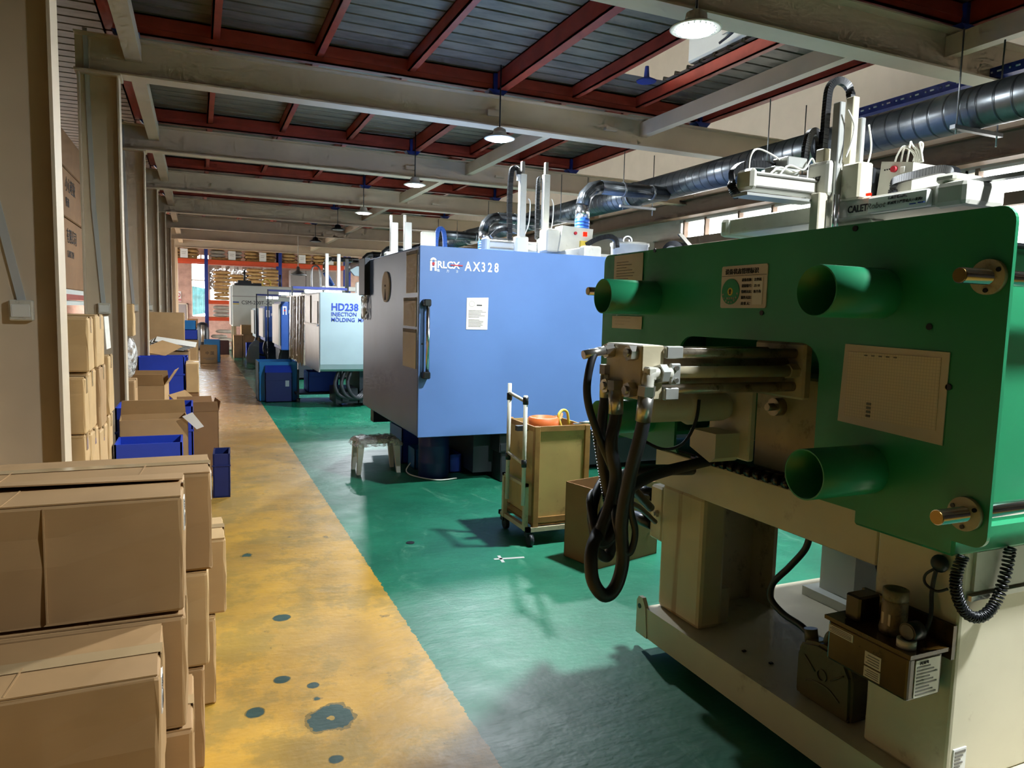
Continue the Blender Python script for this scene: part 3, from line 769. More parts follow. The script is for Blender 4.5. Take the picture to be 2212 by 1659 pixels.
hose([(1.305, 1.92, 1.305), (1.303, 1.93, 1.20), (1.282, 1.96, 1.03), (1.272, 1.98, 0.874), (1.282, 1.98, 0.747), (1.259, 1.98, 0.66), (1.216, 1.98, 0.635), (1.176, 1.99, 0.689), (1.185, 2.02, 0.775), (1.26, 2.1, 0.82), (1.33, 2.17, 0.86), (1.422, 2.2, 0.915), (1.53, 2.25, 0.94), (1.67, 2.3, 0.955), (1.98, 2.42, 0.955)], 0.0225)
hose([(1.262, 2.11, 1.437), (1.225, 2.11, 1.43), (1.20, 2.10, 1.385), (1.191, 2.1, 1.308), (1.207, 2.1, 1.23), (1.257, 2.1, 1.117), (1.318, 2.1, 0.984), (1.33, 2.1, 0.83), (1.28, 2.1, 0.76), (1.25, 2.13, 0.84), (1.36, 2.3, 0.9), (1.9, 2.75, 0.72)], 0.0135)
MB().tube([(1.31, 2.11, 1.437), (1.262, 2.11, 1.437), (1.225, 2.11, 1.43), (1.203, 2.105, 1.395)], 0.0095, n=10).build('pipe_bend', 'chrome', G)
hose([(1.30, 2.16, 1.355), (1.3, 2.16, 1.284), (1.29, 2.16, 1.17), (1.301, 2.16, 1.038), (1.335, 2.16, 0.902), (1.354, 2.16, 0.782), (1.33, 2.15, 0.70), (1.28, 2.14, 0.74), (1.29, 2.2, 0.88), (1.5, 2.4, 0.93), (1.9, 2.72, 0.68)], 0.019)
hose([(1.292, 2.08, 1.309), (1.295, 2.08, 1.214), (1.281, 2.08, 1.119), (1.305, 2.08, 1.005), (1.282, 2.08, 0.894), (1.252, 2.08, 0.815), (1.262, 2.08, 0.785), (1.305, 2.08, 0.82), (1.35, 2.12, 0.92), (1.5, 2.3, 0.96), (1.95, 2.5, 0.9)], 0.0225)
hose([(1.325, 1.95, 1.285), (1.315, 1.955, 1.16), (1.289, 1.96, 0.956), (1.313, 1.96, 0.845), (1.298, 1.965, 0.776), (1.275, 1.98, 0.80), (1.29, 2.05, 0.9), (1.6, 2.4, 0.8), (1.95, 2.75, 0.6)], 0.0115)
b = MB(); pts6 = [(1.29, 2.2, 1.15), (1.32, 2.2, 1.012), (1.349, 2.2, 0.891), (1.366, 2.2, 0.752)]
for (a, c) in zip(pts6, pts6[1:]):
    A, C = Vector(a), Vector(c)
    for i in range(12):
        p = A+(C-A)*(i/12); q = A+(C-A)*((i+0.6)/12); b.cyl(p, q, 0.0165, n=10)
    b.cyl(A, C, 0.013, n=10)
b.build('corrugated_conduit', 'black_plastic', G)
# ---- gear motor
mo = MB().lathe([(0.030, 0.0), (0.044, 0.004), (0.052, 0.02), (0.052, 0.17), (0.058, 0.175), (0.066, 0.19), (0.066, 0.20), (0.056, 0.215), (0.056, 0.34), (0.05, 0.36)], (1.47, 2.17, 1.225), 30, 'X').build('gear_motor', 'cream', G)
b = MB()
for rr in (0.014, 0.022, 0.030, 0.038):
    for a in range(8):
        for k in range(4):
            t0 = (a+0.12+k*0.19)*PI/4; t1 = t0+0.19*PI/4
            r0, r1 = rr-0.0024, rr+0.0024
            P_ = lambda r, t_: (1.4695-0.0005, 2.17+r*math.cos(t_), 1.225+r*math.sin(t_))
            b.quad(P_(r0, t0), P_(r1, t0), P_(r1, t1), P_(r0, t1))
b.build('fan_slots', 'black_plastic', mo)
MB().prism([(2.10, 1.13), (2.25, 1.13), (2.25, 1.06), (2.13, 1.02), (2.10, 1.04)], 'X', 1.74, 1.86).box(1.85, 1.88, 2.05, 2.28, 1.03, 1.30, 0.006).build('motor_foot', 'cream', mo)
MB().tube([(1.66, 2.105, 1.26), (1.645, 2.10, 1.18), (1.60, 2.11, 1.10), (1.53, 2.14, 1.08), (1.46, 2.2, 1.12)], 0.006, n=8).build('cable', 'black_rubber', mo)
# ---- valve block on the far end
vb = MB().box(1.98, 2.12, 2.74, 2.84, 0.5, 0.76, 0.01).build('valve_block', 'cream_dirty', G)
for zz in (0.70, 0.56): MB().cyl((2.0, 2.84, zz), (1.99, 2.98, zz), 0.03, n=14).build('solenoid', 'black_plastic', vb)
MB().box(1.99, 2.06, 2.85, 2.93, 0.58, 0.67, 0.005).build('valve_body', 'cream_dirty', vb)
MB().cyl((1.965, 2.78, 0.63), (1.985, 2.78, 0.63), 0.018, n=6, smooth=False).cyl((1.955, 2.78, 0.63), (1.97, 2.78, 0.63), 0.01, n=12).build('bolt', 'steel', vb)
# ---- lubricator on the bed
lu = MB().box(1.80, 1.94, 1.313, 1.595, 0.497, 0.625, 0.008, 2).box(1.793, 1.965, 1.305, 1.605, 0.625, 0.637).box(1.955, 1.97, 1.30, 1.61, 0.6, 0.70).build('lubricator_tank', 'oily_amber' if 'oily_amber' in MATS else 'oily', G)
jar = MB().lathe([(0.038, 0.0), (0.040, 0.012), (0.036, 0.03), (0.036, 0.095), (0.030, 0.105)], (1.885, 1.435, 0.637), 24).build('pump_jar', 'grimy', lu)
MB().lathe([(0.033, 0.10), (0.036, 0.105), (0.036, 0.132), (0.031, 0.134), (0.028, 0.115)], (1.885, 1.435, 0.637), 24).build('jar_cap', 'grimy', jar)
MB().box(1.85, 1.852, 1.42, 1.45, 0.665, 0.70).build('jar_label', 'paper_tan', jar)
MB().box(1.83, 1.92, 1.51, 1.565, 0.637, 0.72, 0.006).build('solenoid_box', 'oily', lu)
ga = MB().cyl((1.835, 1.352, 0.68), (1.88, 1.352, 0.68), 0.026, n=24).build('pressure_gauge', 'black_plastic', lu)
MB().cyl((1.833, 1.352, 0.68), (1.836, 1.352, 0.68), 0.021, n=24).build('gauge_face', 'ink_grey', ga)
MB().pipe((1.835, 1.352, 0.637), (1.835, 1.352, 0.66), 0.026, 0.008, 24).build('filler_ring', 'white_plastic', lu)
for y0, y1, z0, z1 in ((1.455, 1.40, 0.585, 0.545), (1.455, 1.40, 0.54, 0.508), (1.59, 1.50, 0.612, 0.588)):
    q = MB().box(1.7985, 1.8, y1, y0, z1, z0).build('tank_label', 'paper_tan', lu)
    b = MB()
    for i in range(4): b.box(1.7975, 1.7986, y1+0.005, y0-0.005-0.006*(i % 2), z1+(z0-z1)*(0.15+0.2*i), z1+(z0-z1)*(0.22+0.2*i))
    b.build('print', 'ink_grey', q)
q = MB().box(1.825, 1.925, 1.3105, 1.313, 0.505, 0.615).build('tank_label', 'paper', lu)
b = MB()
for i in range(9): b.box(1.83, 1.915-0.015*(i % 3), 1.3095, 1.311, 0.512+i*0.010, 0.516+i*0.010)
b.build('print', 'ink_grey', q)
text('ALUMI', (1.84, 1.309, 0.602), 0.012, 'ink', q)
MB().tube([(1.93, 1.37, 0.64), (1.945, 1.364, 0.707), (1.955, 1.374, 0.773), (1.95, 1.365, 0.832), (1.955, 1.359, 0.864)], 0.006, n=8).build('feed_cable', 'black_rubber', G)
MB().tube([(1.955, 1.357, 0.856), (1.945, 1.389, 0.824), (1.945, 1.389, 0.796), (1.945, 1.354, 0.785), (1.955, 1.327, 0.80)], 0.004, n=8).build('feed_cable', 'black_rubber', G)
MB().ball((1.955, 1.357, 0.865), 0.018, 0.026, 0.026).build('cable_gland', 'black_rubber', G)
# coiled cord
b = MB(); cp = [Vector(p) for p in ((1.90, 1.255, 0.925), (1.89, 1.262, 0.875), (1.897, 1.262, 0.822), (1.934, 1.262, 0.765), (1.987, 1.262, 0.737), (2.04, 1.262, 0.745), (2.08, 1.262, 0.789), (2.104, 1.262, 0.861), (2.112, 1.262, 0.925))]
cl = []
for i in range(len(cp)-1):
    a, p, q, d_ = cp[max(i-1, 0)], cp[i], cp[i+1], cp[min(i+2, len(cp)-1)]
    for k in range(40):
        t_ = k/40; cl.append(0.5*((2*p)+(q-a)*t_+(2*a-5*p+4*q-d_)*t_*t_+(3*p-a-3*q+d_)*t_**3))
hx = []
for i, p in enumerate(cl[:-1]):
    d_ = (cl[i+1]-p).normalized(); u = Vector((0, 1, 0)); v = d_.cross(u); ph = i*2*PI/6.5
    hx.append(p+(u*math.cos(ph)+v*math.sin(ph))*0.0135)
b.tube(hx, 0.0038, n=5, smooth=False).build('coiled_cord', 'black_plastic', G)
# far support foot on the skid
MB().box(2.80, 3.0, 2.35, 2.55, 0.2, 0.9).box(2.74, 3.06, 2.28, 2.6, 0.2, 0.245).build('support_foot', 'white_guard', G)
MB().tube([(2.55, 2.0, 0.72), (2.5, 2.0, 0.6), (2.56, 2.02, 0.52), (2.6, 2.0, 0.62), (2.52, 2.0, 0.55), (2.5, 1.95, 0.4)], 0.006, n=8).build('loose_cable', 'black_rubber', G)
# ---- things lying on the skid
J = thing('jerry_can', 'grimy translucent jerry can of oil standing on the cream skid', 'can', (2.03, 1.77, 0.2))
can = MB().prism([(1.65, 0.2), (1.885, 0.2), (1.892, 0.22), (1.892, 0.36), (1.87, 0.405), (1.80, 0.425), (1.69, 0.42), (1.65, 0.36), (1.645, 0.22)], 'X', 1.985, 2.075)
bmesh.ops.bevel(can.bm, geom=list(can.bm.edges), offset=0.012, segments=2, affect='EDGES')
can.build('body', 'jerry', J)
MB().cyl((2.03, 1.865, 0.39), (2.03, 1.875, 0.44), 0.024, n=18).build('neck', 'jerry', J)
MB().tube([(2.03, 1.80, 0.415), (2.03, 1.785, 0.455), (2.03, 1.74, 0.47), (2.03, 1.69, 0.455), (2.03, 1.67, 0.40)], 0.014, n=10).build('handle', 'jerry', J)
b = MB().tube([(1.983, 1.85, 0.36), (1.983, 1.80, 0.32)], 0.003, n=6).tube([(1.983, 1.68, 0.36), (1.983, 1.73, 0.32)], 0.003, n=6).tube([(1.983, 1.84, 0.27), (1.983, 1.80, 0.285), (1.983, 1.74, 0.285), (1.983, 1.69, 0.26)], 0.003, n=6)
b.pipe((1.980, 1.77, 0.32), (1.984, 1.77, 0.32), 0.022, 0.004).build('moulded_ribs', 'jerry', J)
MB().tube([(2.03, 1.868, 0.41), (2.04, 1.93, 0.425), (2.05, 2.031, 0.43), (2.05, 2.099, 0.465), (2.05, 2.09, 0.53), (2.05, 2.014, 0.62), (2.05, 1.942, 0.715), (2.05, 1.925, 0.785)], 0.0125, n=12, sub=8).build('drain_hose', 'black_rubber', label='black drain hose curving from the rail into the jerry can', cat='hose')
lf = MB().prism([(0, 0), (0.02, 0.012), (0.03, 0.004), (0.045, 0.02), (0.055, 0.008), (0.08, 0.01), (0.06, -0.006), (0.05, -0.02), (0.03, -0.01), (0.015, -0.016)], 'Z', 0.201, 0.2035)
lf.xf(Matrix.Translation((2.42, 1.92, 0)) @ Matrix.Rotation(-0.6, 4, 'Z')).build('dry_leaf', 'leaf', label='dry yellow leaf lying on the cream skid', cat='leaf')
for i, (x, y) in enumerate(((2.02, 2.2), (2.05, 2.08), (2.9, 2.25))):
    MB().box(x, x+0.018, y, y+0.012, 0.2, 0.207, 0.002).build('plastic_scrap', 'black_plastic', label=('small black scrap nearest the post on the skid', 'second small black scrap on the skid toward the can', 'black scrap farthest back on the white skid plate')[i], cat='scrap', group='scraps on the skid')

# ================================================================== ROBOT ON THE GREEN MACHINE
RB = thing('takeout_robot', 'cream take-out robot with black cable chains above the green machine', 'robot', (2.6, 2.35, 1.775))
MB().box(2.50, 2.68, 1.86, 3.0, 1.985, 2.062, 0.006).build('traverse_beam', 'bone', RB)
for y0, y1 in ((2.99, 3.06), (1.74, 1.87)): MB().box(2.485, 2.70, y0, y1, 1.975, 2.068, 0.02, 2).build('end_cap', 'bone', RB)
MB().box(2.5, 2.66, 1.80, 1.88, 2.068, 2.10, 0.01).build('cap_riser', 'bone', RB)
MB().box(2.47, 2.5, 1.88, 2.14, 1.988, 2.05, 0.004).build('warning_strip', 'label_white', RB)
text('CALET', (2.498, 2.262, 2.006), 0.040, 'ink', RB, 'X', bold=0.0008, sx=0.82)
text('Robot', (2.464, 2.138, 2.004), 0.033, 'ink_grey', RB, 'X', shear=0.2)
text('机械手取出时，', (2.466, 2.045, 2.032), 0.013, 'ink', RB, 'X')
text('机械臂下严禁站人!-!-危险!', (2.466, 2.045, 2.012), 0.013, 'ink', RB, 'X')
MB().box(2.466, 2.471, 1.925, 1.95, 2.0, 2.004).box(2.466, 2.471, 1.89, 1.915, 2.001, 2.005).build('blue_marks', 'ink_blue', RB)
MB().box(2.56, 2.66, 2.2, 2.4, 1.80, 1.985, 0.01).box(2.5, 2.75, 1.98, 2.75, 1.775, 1.81).build('riser', 'bone', RB)
MB().box(2.42, 2.56, 2.30, 2.43, 2.075, 2.228, 0.018, 2).build('carriage_cover', 'bone', RB)
MB().box(2.47, 2.55, 2.19, 2.285, 2.055, 2.205, 0.008).build('carriage_side_cover', 'cream', RB)
text('CALET', (2.418, 2.42, 2.145), 0.026, 'ink', RB, 'X', bold=0.0004)
MB().box(2.44, 2.49, 2.35, 2.40, 2.225, 2.285, 0.005).build('mast_cover', 'cream', RB)
kb = MB().box(2.08, 2.42, 2.36, 2.43, 2.085, 2.155, 0.004).box(2.055, 2.09, 2.345, 2.445, 2.08, 2.165, 0.012).build('kick_beam', 'bone', RB)
MB().box(2.09, 2.42, 2.354, 2.36, 2.092, 2.098).box(2.09, 2.42, 2.354, 2.36, 2.14, 2.146).build('linear_rail', 'steel', RB)
MB().box(2.04, 2.42, 2.35, 2.44, 2.055, 2.066).build('guide_plate', 'aluminium', RB)
MB().box(2.445, 2.475, 2.285, 2.325, 1.95, 2.46, 0.003).build('vertical_arm', 'aluminium', RB)
MB().box(2.50, 2.535, 2.27, 2.31, 2.20, 2.485, 0.003).build('vertical_arm', 'cream', RB)
MB().box(2.565, 2.59, 2.28, 2.31, 2.20, 2.41, 0.003).build('vertical_arm', 'aluminium', RB)
MB().box(2.385, 2.435, 2.31, 2.36, 1.86, 2.09, 0.004).build('lower_arm', 'cream', RB)
MB().cyl((2.44, 2.28, 1.87), (2.44, 2.28, 2.08), 0.007, n=10).cyl((2.455, 2.27, 1.87), (2.455, 2.27, 2.08), 0.004, n=8).build('guide_shaft', 'chrome', RB)
def chain(pts, w_, t_, name, parent, mat='black_plastic'):
    P_ = [Vector(p) for p in pts]; b = MB(); Q = []
    for i in range(len(P_)-1):
        a, p, q, d_ = P_[max(i-1, 0)], P_[i], P_[i+1], P_[min(i+2, len(P_)-1)]
        for k in range(8):
            s_ = k/8; Q.append(0.5*((2*p)+(q-a)*s_+(2*a-5*p+4*q-d_)*s_*s_+(3*p-a-3*q+d_)*s_**3))
    Q.append(P_[-1])
    for p, q in zip(Q, Q[1:]):
        d_ = q-p; l_ = d_.length
        if l_ < 1e-5: continue
        rot = d_.to_track_quat('X', 'Y').to_matrix().to_4x4()
        b.box(-l_*0.46, l_*0.46, -w_/2, w_/2, -t_/2, t_/2, M=Matrix.Translation((p+q)/2) @ rot)
    return b.build(name, mat, parent)
chain([(2.48, 2.40, 2.22), (2.485, 2.40, 2.35), (2.487, 2.4, 2.46), (2.497, 2.4, 2.55), (2.547, 2.4, 2.587), (2.60, 2.39, 2.56), (2.60, 2.37, 2.47)], 0.03, 0.022, 'cable_chain', RB)
chain([(2.40, 2.42, 2.2), (2.408, 2.42, 2.30), (2.425, 2.42, 2.355), (2.455, 2.42, 2.365), (2.48, 2.42, 2.33), (2.482, 2.42, 2.24)], 0.03, 0.02, 'cable_chain', RB)
chain([(2.38, 2.48, 2.20), (2.25, 2.48, 2.215), (2.12, 2.47, 2.20), (2.06, 2.46, 2.165), (2.04, 2.45, 2.13), (2.04, 2.44, 2.09), (2.07, 2.44, 2.062)], 0.03, 0.022, 'cable_chain', RB)
for i, pts in enumerate((((2.12, 2.44, 2.16), (2.125, 2.44, 2.23), (2.16, 2.44, 2.265), (2.24, 2.44, 2.25), (2.33, 2.45, 2.22)), ((2.18, 2.38, 2.155), (2.24, 2.39, 2.19), (2.32, 2.40, 2.18), (2.38, 2.41, 2.2)), ((2.23, 2.38, 2.155), (2.28, 2.38, 2.20), (2.36, 2.38, 2.19), (2.40, 2.38, 2.24), (2.42, 2.38, 2.22)), ((2.46, 2.26, 2.42), (2.49, 2.25, 2.36), (2.48, 2.25, 2.29), (2.465, 2.26, 2.23)), ((2.595, 2.27, 2.38), (2.605, 2.26, 2.3), (2.60, 2.26, 2.24), (2.58, 2.26, 2.2)))):
    MB().tube(pts, 0.004, n=6).build('air_hose', 'cable_white', RB)
MB().box(2.29, 2.40, 2.40, 2.49, 2.20, 2.245, 0.004).box(2.23, 2.37, 2.41, 2.47, 2.16, 2.20, 0.004).build('valve_bank', 'aluminium', RB)
cb = MB().prism([(2.345, 2.06), (2.17, 2.06), (2.17, 2.225), (2.325, 2.255)], 'X', 2.75, 2.95).build('control_box', 'bone', RB)
MB().cyl((2.735, 2.255, 2.21), (2.752, 2.255, 2.21), 0.013, n=16).build('red_button', 'ink_red', cb)
MB().box(2.745, 2.752, 2.205, 2.228, 2.19, 2.215, 0.002).build('rocker_switch', 'white_plastic', cb)
for i in range(3): MB().cyl((2.747, 2.305-i*0.012, 2.215), (2.752, 2.305-i*0.012, 2.215), 0.003, n=8).build('indicator', 'black_plastic', cb)
MB().box(2.72, 2.90, 2.345, 2.45, 2.06, 2.235, 0.01).build('motor_housing', 'dark_steel', RB)
for i in range(5):
    a = 0.03*i; MB().tube([(2.80, 2.30-a, 2.24), (2.80, 2.29-a, 2.28+0.02*(i % 3)), (2.79, 2.25-a*0.6, 2.31-0.012*(i % 2)), (2.80, 2.21-a*0.3, 2.27), (2.80, 2.20-a*0.3, 2.23)], 0.004, n=6).build('air_hose', 'cable_white', RB)
chain([(2.735, 2.245, 2.10), (2.73, 2.24, 2.145), (2.71, 2.20, 2.155), (2.66, 2.08, 2.15), (2.62, 1.95, 2.145), (2.60, 1.88, 2.125), (2.58, 1.85, 2.095)], 0.03, 0.022, 'cable_chain', RB)
MB().box(2.49, 2.50, 2.15, 2.17, 2.064, 2.074).build('status_led', 'red_led', RB)
MB().box(3.25, 3.6, 2.35, 2.7, 1.775, 2.26, 0.04).build('wrapped_bundle', 'cardboard', label='brown paper bundle lying on the green machine behind the control box', cat='bundle')
MB().box(2.58, 2.62, 1.50, 1.83, 2.065, 2.08, M=None).build('metal_bar', 'galv', RB)
# ================================================================== BLUE MACHINE
B = thing('injection_machine', 'large blue guarded injection machine lettered AX328 behind the cart', 'machine', (3.9, 7.05, 0))
Y0 = 5.95
MB().box(1.72, 6.2, Y0+0.012, 8.2, 0.475, 2.105, 0.012, 2).build('guard_shell', 'blue_guard', B)
dr = MB().box(1.722, 3.9, Y0, Y0+0.014, 0.47, 2.11, 0.004).build('sliding_door', 'blue_guard', B)
hd = MB().cyl((1.785, Y0-0.055, 1.01), (1.785, Y0-0.055, 1.63), 0.017, n=16).build('handle', 'chrome', dr)
for zz in (0.985, 1.60): MB().box(1.745, 1.808, Y0-0.078, Y0, zz, zz+0.06, 0.008).build('handle_mount', 'black_plastic', hd)
MB().cyl((1.752, Y0-0.003, 1.28), (1.752, Y0+0.002, 1.28), 0.009, n=12).build('lock_hole', 'black_plastic', dr)
# lettering
lg = MB().box(1.812, 1.830, Y0-0.003, Y0+0.001, 1.902, 1.99).box(1.852, 1.870, Y0-0.003, Y0+0.001, 1.902, 1.99)
lg.prism([(1.841+0.029*math.cos(a*PI/8), 1.985+0.029*math.sin(a*PI/8)) for a in range(9)] + [(1.841+0.012*math.cos(PI-a*PI/8), 1.985+0.012*math.sin(PI-a*PI/8)) for a in range(9)], 'Y', Y0-0.003, Y0+0.001).box(1.83, 1.852, Y0-0.003, Y0+0.001, 1.932, 1.942)
lg.build('logo_letter', 'ink_white', dr)
MB().cyl((1.841, Y0-0.005, 1.962), (1.841, Y0-0.001, 1.962), 0.013, n=18).box(1.838, 1.844, Y0-0.004, Y0, 1.942, 1.975).build('logo_dot', 'ink_red', dr)
text('RLCX', (1.874, Y0-0.002, 1.93), 0.082, 'ink_white', dr, 'Y', bold=0.0022, sx=0.98)
MB().box(1.995, 2.105, Y0-0.006, Y0-0.002, 1.953, 1.962).build('logo_bar', 'ink_red', dr)
for i, c in enumerate('雅力士'): text(c, (1.872+i*0.085, Y0-0.002, 1.897), 0.026, 'ink_white', dr, 'Y')
text('A', (2.125, Y0-0.002, 1.917), 0.112, 'ink_white', dr, 'Y', bold=0.002, sx=0.8)
text('X', (2.20, Y0-0.002, 1.917), 0.112, 'ink_white', dr, 'Y', bold=0.002, sx=0.8)
for i, c in enumerate('328'): text(c, (2.275+i*0.062, Y0-0.002, 1.917), 0.112, 'ink_white', dr, 'Y', bold=0.002, sx=0.75)
pn = MB().sheet((2.146, Y0-0.002, 1.41), (2.345, Y0-0.002, 1.41), (2.349, Y0-0.004, 1.692), (2.148, Y0-0.002, 1.684), 0.002).build('paper_notice', 'paper', dr)
b = MB(); rd = random.Random(3)
for i in range(12): b.box(2.165, 2.165+rd.uniform(0.1, 0.165), Y0-0.0055, Y0-0.004, 1.435+i*0.0115+(0.012 if i > 5 else 0), 1.4385+i*0.0115+(0.012 if i > 5 else 0))
b.box(2.24, 2.29, Y0-0.006, Y0-0.0045, 1.617, 1.627).build('print', 'ink', pn)
MB().pipe((2.195, Y0-0.0055, 1.632), (2.195, Y0-0.0045, 1.632), 0.026, 0.002, 20).build('print_ring', 'ink_grey', pn)
# end panel facing the walkway
dc = MB().cyl((1.705, 7.1, 1.79), (1.722, 7.1, 1.79), 0.15, n=36).build('round_cover', 'paper_tan', B)
MB().prism([(7.1, 1.77), (7.13, 1.66), (7.07, 1.66)], 'X', 1.702, 1.706).cyl((1.70, 7.1, 1.80), (1.706, 7.1, 1.80), 0.012, n=10).build('cover_mark', 'ink', dc)
for z0, z1, y1 in ((1.715, 2.075, 6.345), (1.425, 1.675, 6.43), (1.06, 1.40, 6.44)):
    q = MB().box(1.714, 1.7205, 6.02, y1, z0, z1).build('document_sleeve', 'paper_tan', B)
    MB().box(1.712, 1.7145, 6.02, y1, z1-0.03, z1).build('sleeve_edge', 'ink_grey', q)
MB().box(1.66, 1.72, 7.86, 8.16, 1.72, 2.12, 0.004).build('perforated_box', 'dark_machine', B)
MB().box(1.665, 1.71, 7.92, 8.1, 1.45, 1.72, 0.03, 2).build('clear_pouch', 'film', B)
# underside
MB().box(2.35, 6.2, 6.25, 7.9, 0.06, 0.5).build('machine_bed', 'dark_machine', B)
MB().box(2.25, 2.4, 7.62, 8.1, 0.12, 0.5).box(1.8, 2.1, 8.0, 8.15, 0.3, 0.5).build('end_frame', 'dark_machine', B)
MB().box(2.55, 2.75, 6.05, 6.28, 0.0, 0.28, 0.01).build('transformer_case', 'dark_steel', B)
MB().box(2.52, 2.72, 6.02, 6.24, 0.28, 0.46, 0.006).box(2.53, 2.71, 6.01, 6.02, 0.3, 0.36).build('terminal_box', 'dark_steel', B)
for x in (2.6, 4.2, 5.8):
    MB().cyl((x, 6.4, 0), (x, 6.4, 0.07), 0.06, n=14).build('machine_foot', 'dark_steel', B)
# robot above the blue guard
R2 = thing('takeout_robot', 'take-out robot with twin tall bright posts above the blue AX328 guard', 'robot', (3.3, 7.05, 2.105))
MB().box(3.45, 3.62, 6.3, 7.95, 2.12, 2.22, 0.01).build('traverse_beam', 'bone', R2)
MB().box(3.44, 3.64, 6.22, 6.32, 2.11, 2.235, 0.02, 2).build('end_cap', 'bone', R2)
MB().box(2.74, 3.5, 7.02, 7.12, 2.215, 2.315, 0.006).box(2.72, 2.77, 7.0, 7.14, 2.20, 2.335, 0.015).build('kick_beam', 'bone', R2)
MB().box(2.78, 3.4, 7.012, 7.02, 2.225, 2.237).box(2.78, 3.4, 7.012, 7.02, 2.29, 2.302).build('linear_rail', 'steel', R2)
for x, zt, m_ in ((3.115, 3.0, 'aluminium'), (3.385, 3.02, 'aluminium')):
    MB().box(x-0.035, x+0.035, 6.96, 7.02, 2.12, zt, 0.004).build('vertical_arm', 'bone', R2)
    MB().box(x-0.012, x+0.022, 6.985, 7.03, zt-0.1, zt+0.13, 0.003).build('arm_extension', 'steel', R2)
    MB().box(x-0.07, x+0.07, 6.95, 7.05, 2.13, 2.36, 0.012).build('arm_carriage', 'white_plastic', R2)
    MB().tube([(x+0.05, 6.95, zt-0.25), (x+0.07, 6.94, 2.7), (x+0.06, 6.94, 2.5), (x+0.02, 6.95, 2.38)], 0.006, n=6).build('air_hose', 'cable_white', R2)
MB().box(3.05, 3.085, 6.97, 7.0, 2.93, 2.99).build('sensor', 'white_plastic', R2)
chain([(3.0, 7.03, 2.32), (2.99, 7.03, 2.7), (3.0, 7.03, 3.0), (3.03, 7.03, 3.06), (3.07, 7.03, 3.05), (3.085, 7.03, 2.98)], 0.05, 0.035, 'cable_chain', R2)
chain([(3.315, 7.03, 2.35), (3.31, 7.03, 2.7), (3.315, 7.03, 2.95), (3.335, 7.03, 2.99)], 0.04, 0.03, 'cable_chain', R2)
chain([(2.82, 7.1, 2.35), (2.9, 7.1, 2.42), (3.02, 7.1, 2.44), (3.12, 7.1, 2.42)], 0.04, 0.03, 'cable_chain', R2)
cb = MB().prism([(3.42, 2.21), (3.80, 2.21), (3.82, 2.46), (3.46, 2.475)], 'Y', 6.72, 6.9).build('control_box', 'bone', R2)
MB().cyl((3.605, 6.70, 2.405), (3.605, 6.722, 2.405), 0.016, n=14).build('button', 'ink_red', cb)
MB().box(3.70, 3.745, 6.712, 6.722, 2.38, 2.425).build('red_switch', 'red_led', cb)
MB().box(3.66, 3.74, 6.69, 6.722, 2.27, 2.33).build('connector', 'yellow_rope', cb)
MB().box(3.3, 3.46, 6.75, 6.95, 2.2, 2.44, 0.02, 2).build('motor_housing', 'bone', R2)
chain([(3.72, 6.69, 2.29), (3.85, 6.67, 2.36), (3.98, 6.66, 2.39), (4.06, 6.66, 2.36), (4.08, 6.66, 2.28)], 0.05, 0.03, 'cable_chain', R2)
MB().box(3.75, 4.25, 6.6, 6.72, 2.11, 2.2, 0.012).box(4.1, 4.3, 6.57, 6.73, 2.12, 2.22, 0.02, 2).build('second_beam', 'bone', R2)
text('CALET', (4.12, 6.566, 2.14), 0.045, 'ink_grey', R2, 'Y')
H = thing('dryer_hopper', 'grey metal hopper bucket with a lid on the blue machine', 'hopper', (4.58, 7.2, 2.105))
MB().lathe([(0.15, 0.0), (0.21, 0.1), (0.215, 0.25), (0.225, 0.255), (0.225, 0.285), (0.2, 0.29)], (4.58, 7.2, 2.11), 28).build('body', 'bone', H)
for s_ in (-1, 1): MB().box(4.58+s_*0.225-0.01, 4.58+s_*0.225+0.01, 7.17, 7.2, 2.32, 2.40).build('clip', 'steel', H)
MB().pipe((4.50, 7.12, 2.42), (4.62, 7.35, 2.42), 0.055, 0.015, 20).box(4.4, 4.48, 7.2, 7.28, 2.38, 2.46).build('blower_outlet', 'galv', H)
lo = thing('cable_reel', 'dark cable reel with a bent bracket behind the green plate top edge', 'reel', (5.05, 6.9, 2.105))
MB().cyl((4.96, 6.9, 2.27), (5.1, 6.95, 2.27), 0.16, n=28).build('drum', 'black_plastic', lo)
MB().cyl((4.93, 6.89, 2.27), (4.96, 6.9, 2.27), 0.10, n=24).build('hub', 'galv', lo)
MB().sheet((5.0, 6.85, 2.5), (5.04, 6.85, 2.52), (5.36, 6.85, 2.25), (5.32, 6.85, 2.23), 0.03).box(5.0, 5.12, 6.8, 7.0, 2.105, 2.15).build('bracket', 'steel', lo)

# ---- cart
K = thing('tool_cart', 'yellowed plywood tool cart with pole handles before the blue machine', 'cart', (2.25, 4.52, 0))
for n_, a in (('front', (2.05, 2.46, 4.29, 4.30)), ('back', (2.05, 2.46, 4.74, 4.75)), ('side', (2.05, 2.06, 4.29, 4.75)), ('side', (2.45, 2.46, 4.29, 4.75))):
    MB().box(*a, 0.14, 0.80).build('plywood_panel', 'cream_dirty' if False else 'wood_panel', K)
MB().box(2.05, 2.46, 4.29, 4.75, 0.13, 0.145).build('bottom_board', 'wood', K)
for x in (2.045, 2.425):
    for y in (4.275, 4.725):
        MB().box(x, x+0.04, y, y+0.035, 0.12, 0.81, 0.003).build('corner_batten', 'wood', K)
for z in (0.155, 0.775):
    MB().box(2.05, 2.46, 4.28, 4.292, z, z+0.035).box(2.042, 2.052, 4.29, 4.75, z, z+0.035).build('edge_batten', 'wood', K)
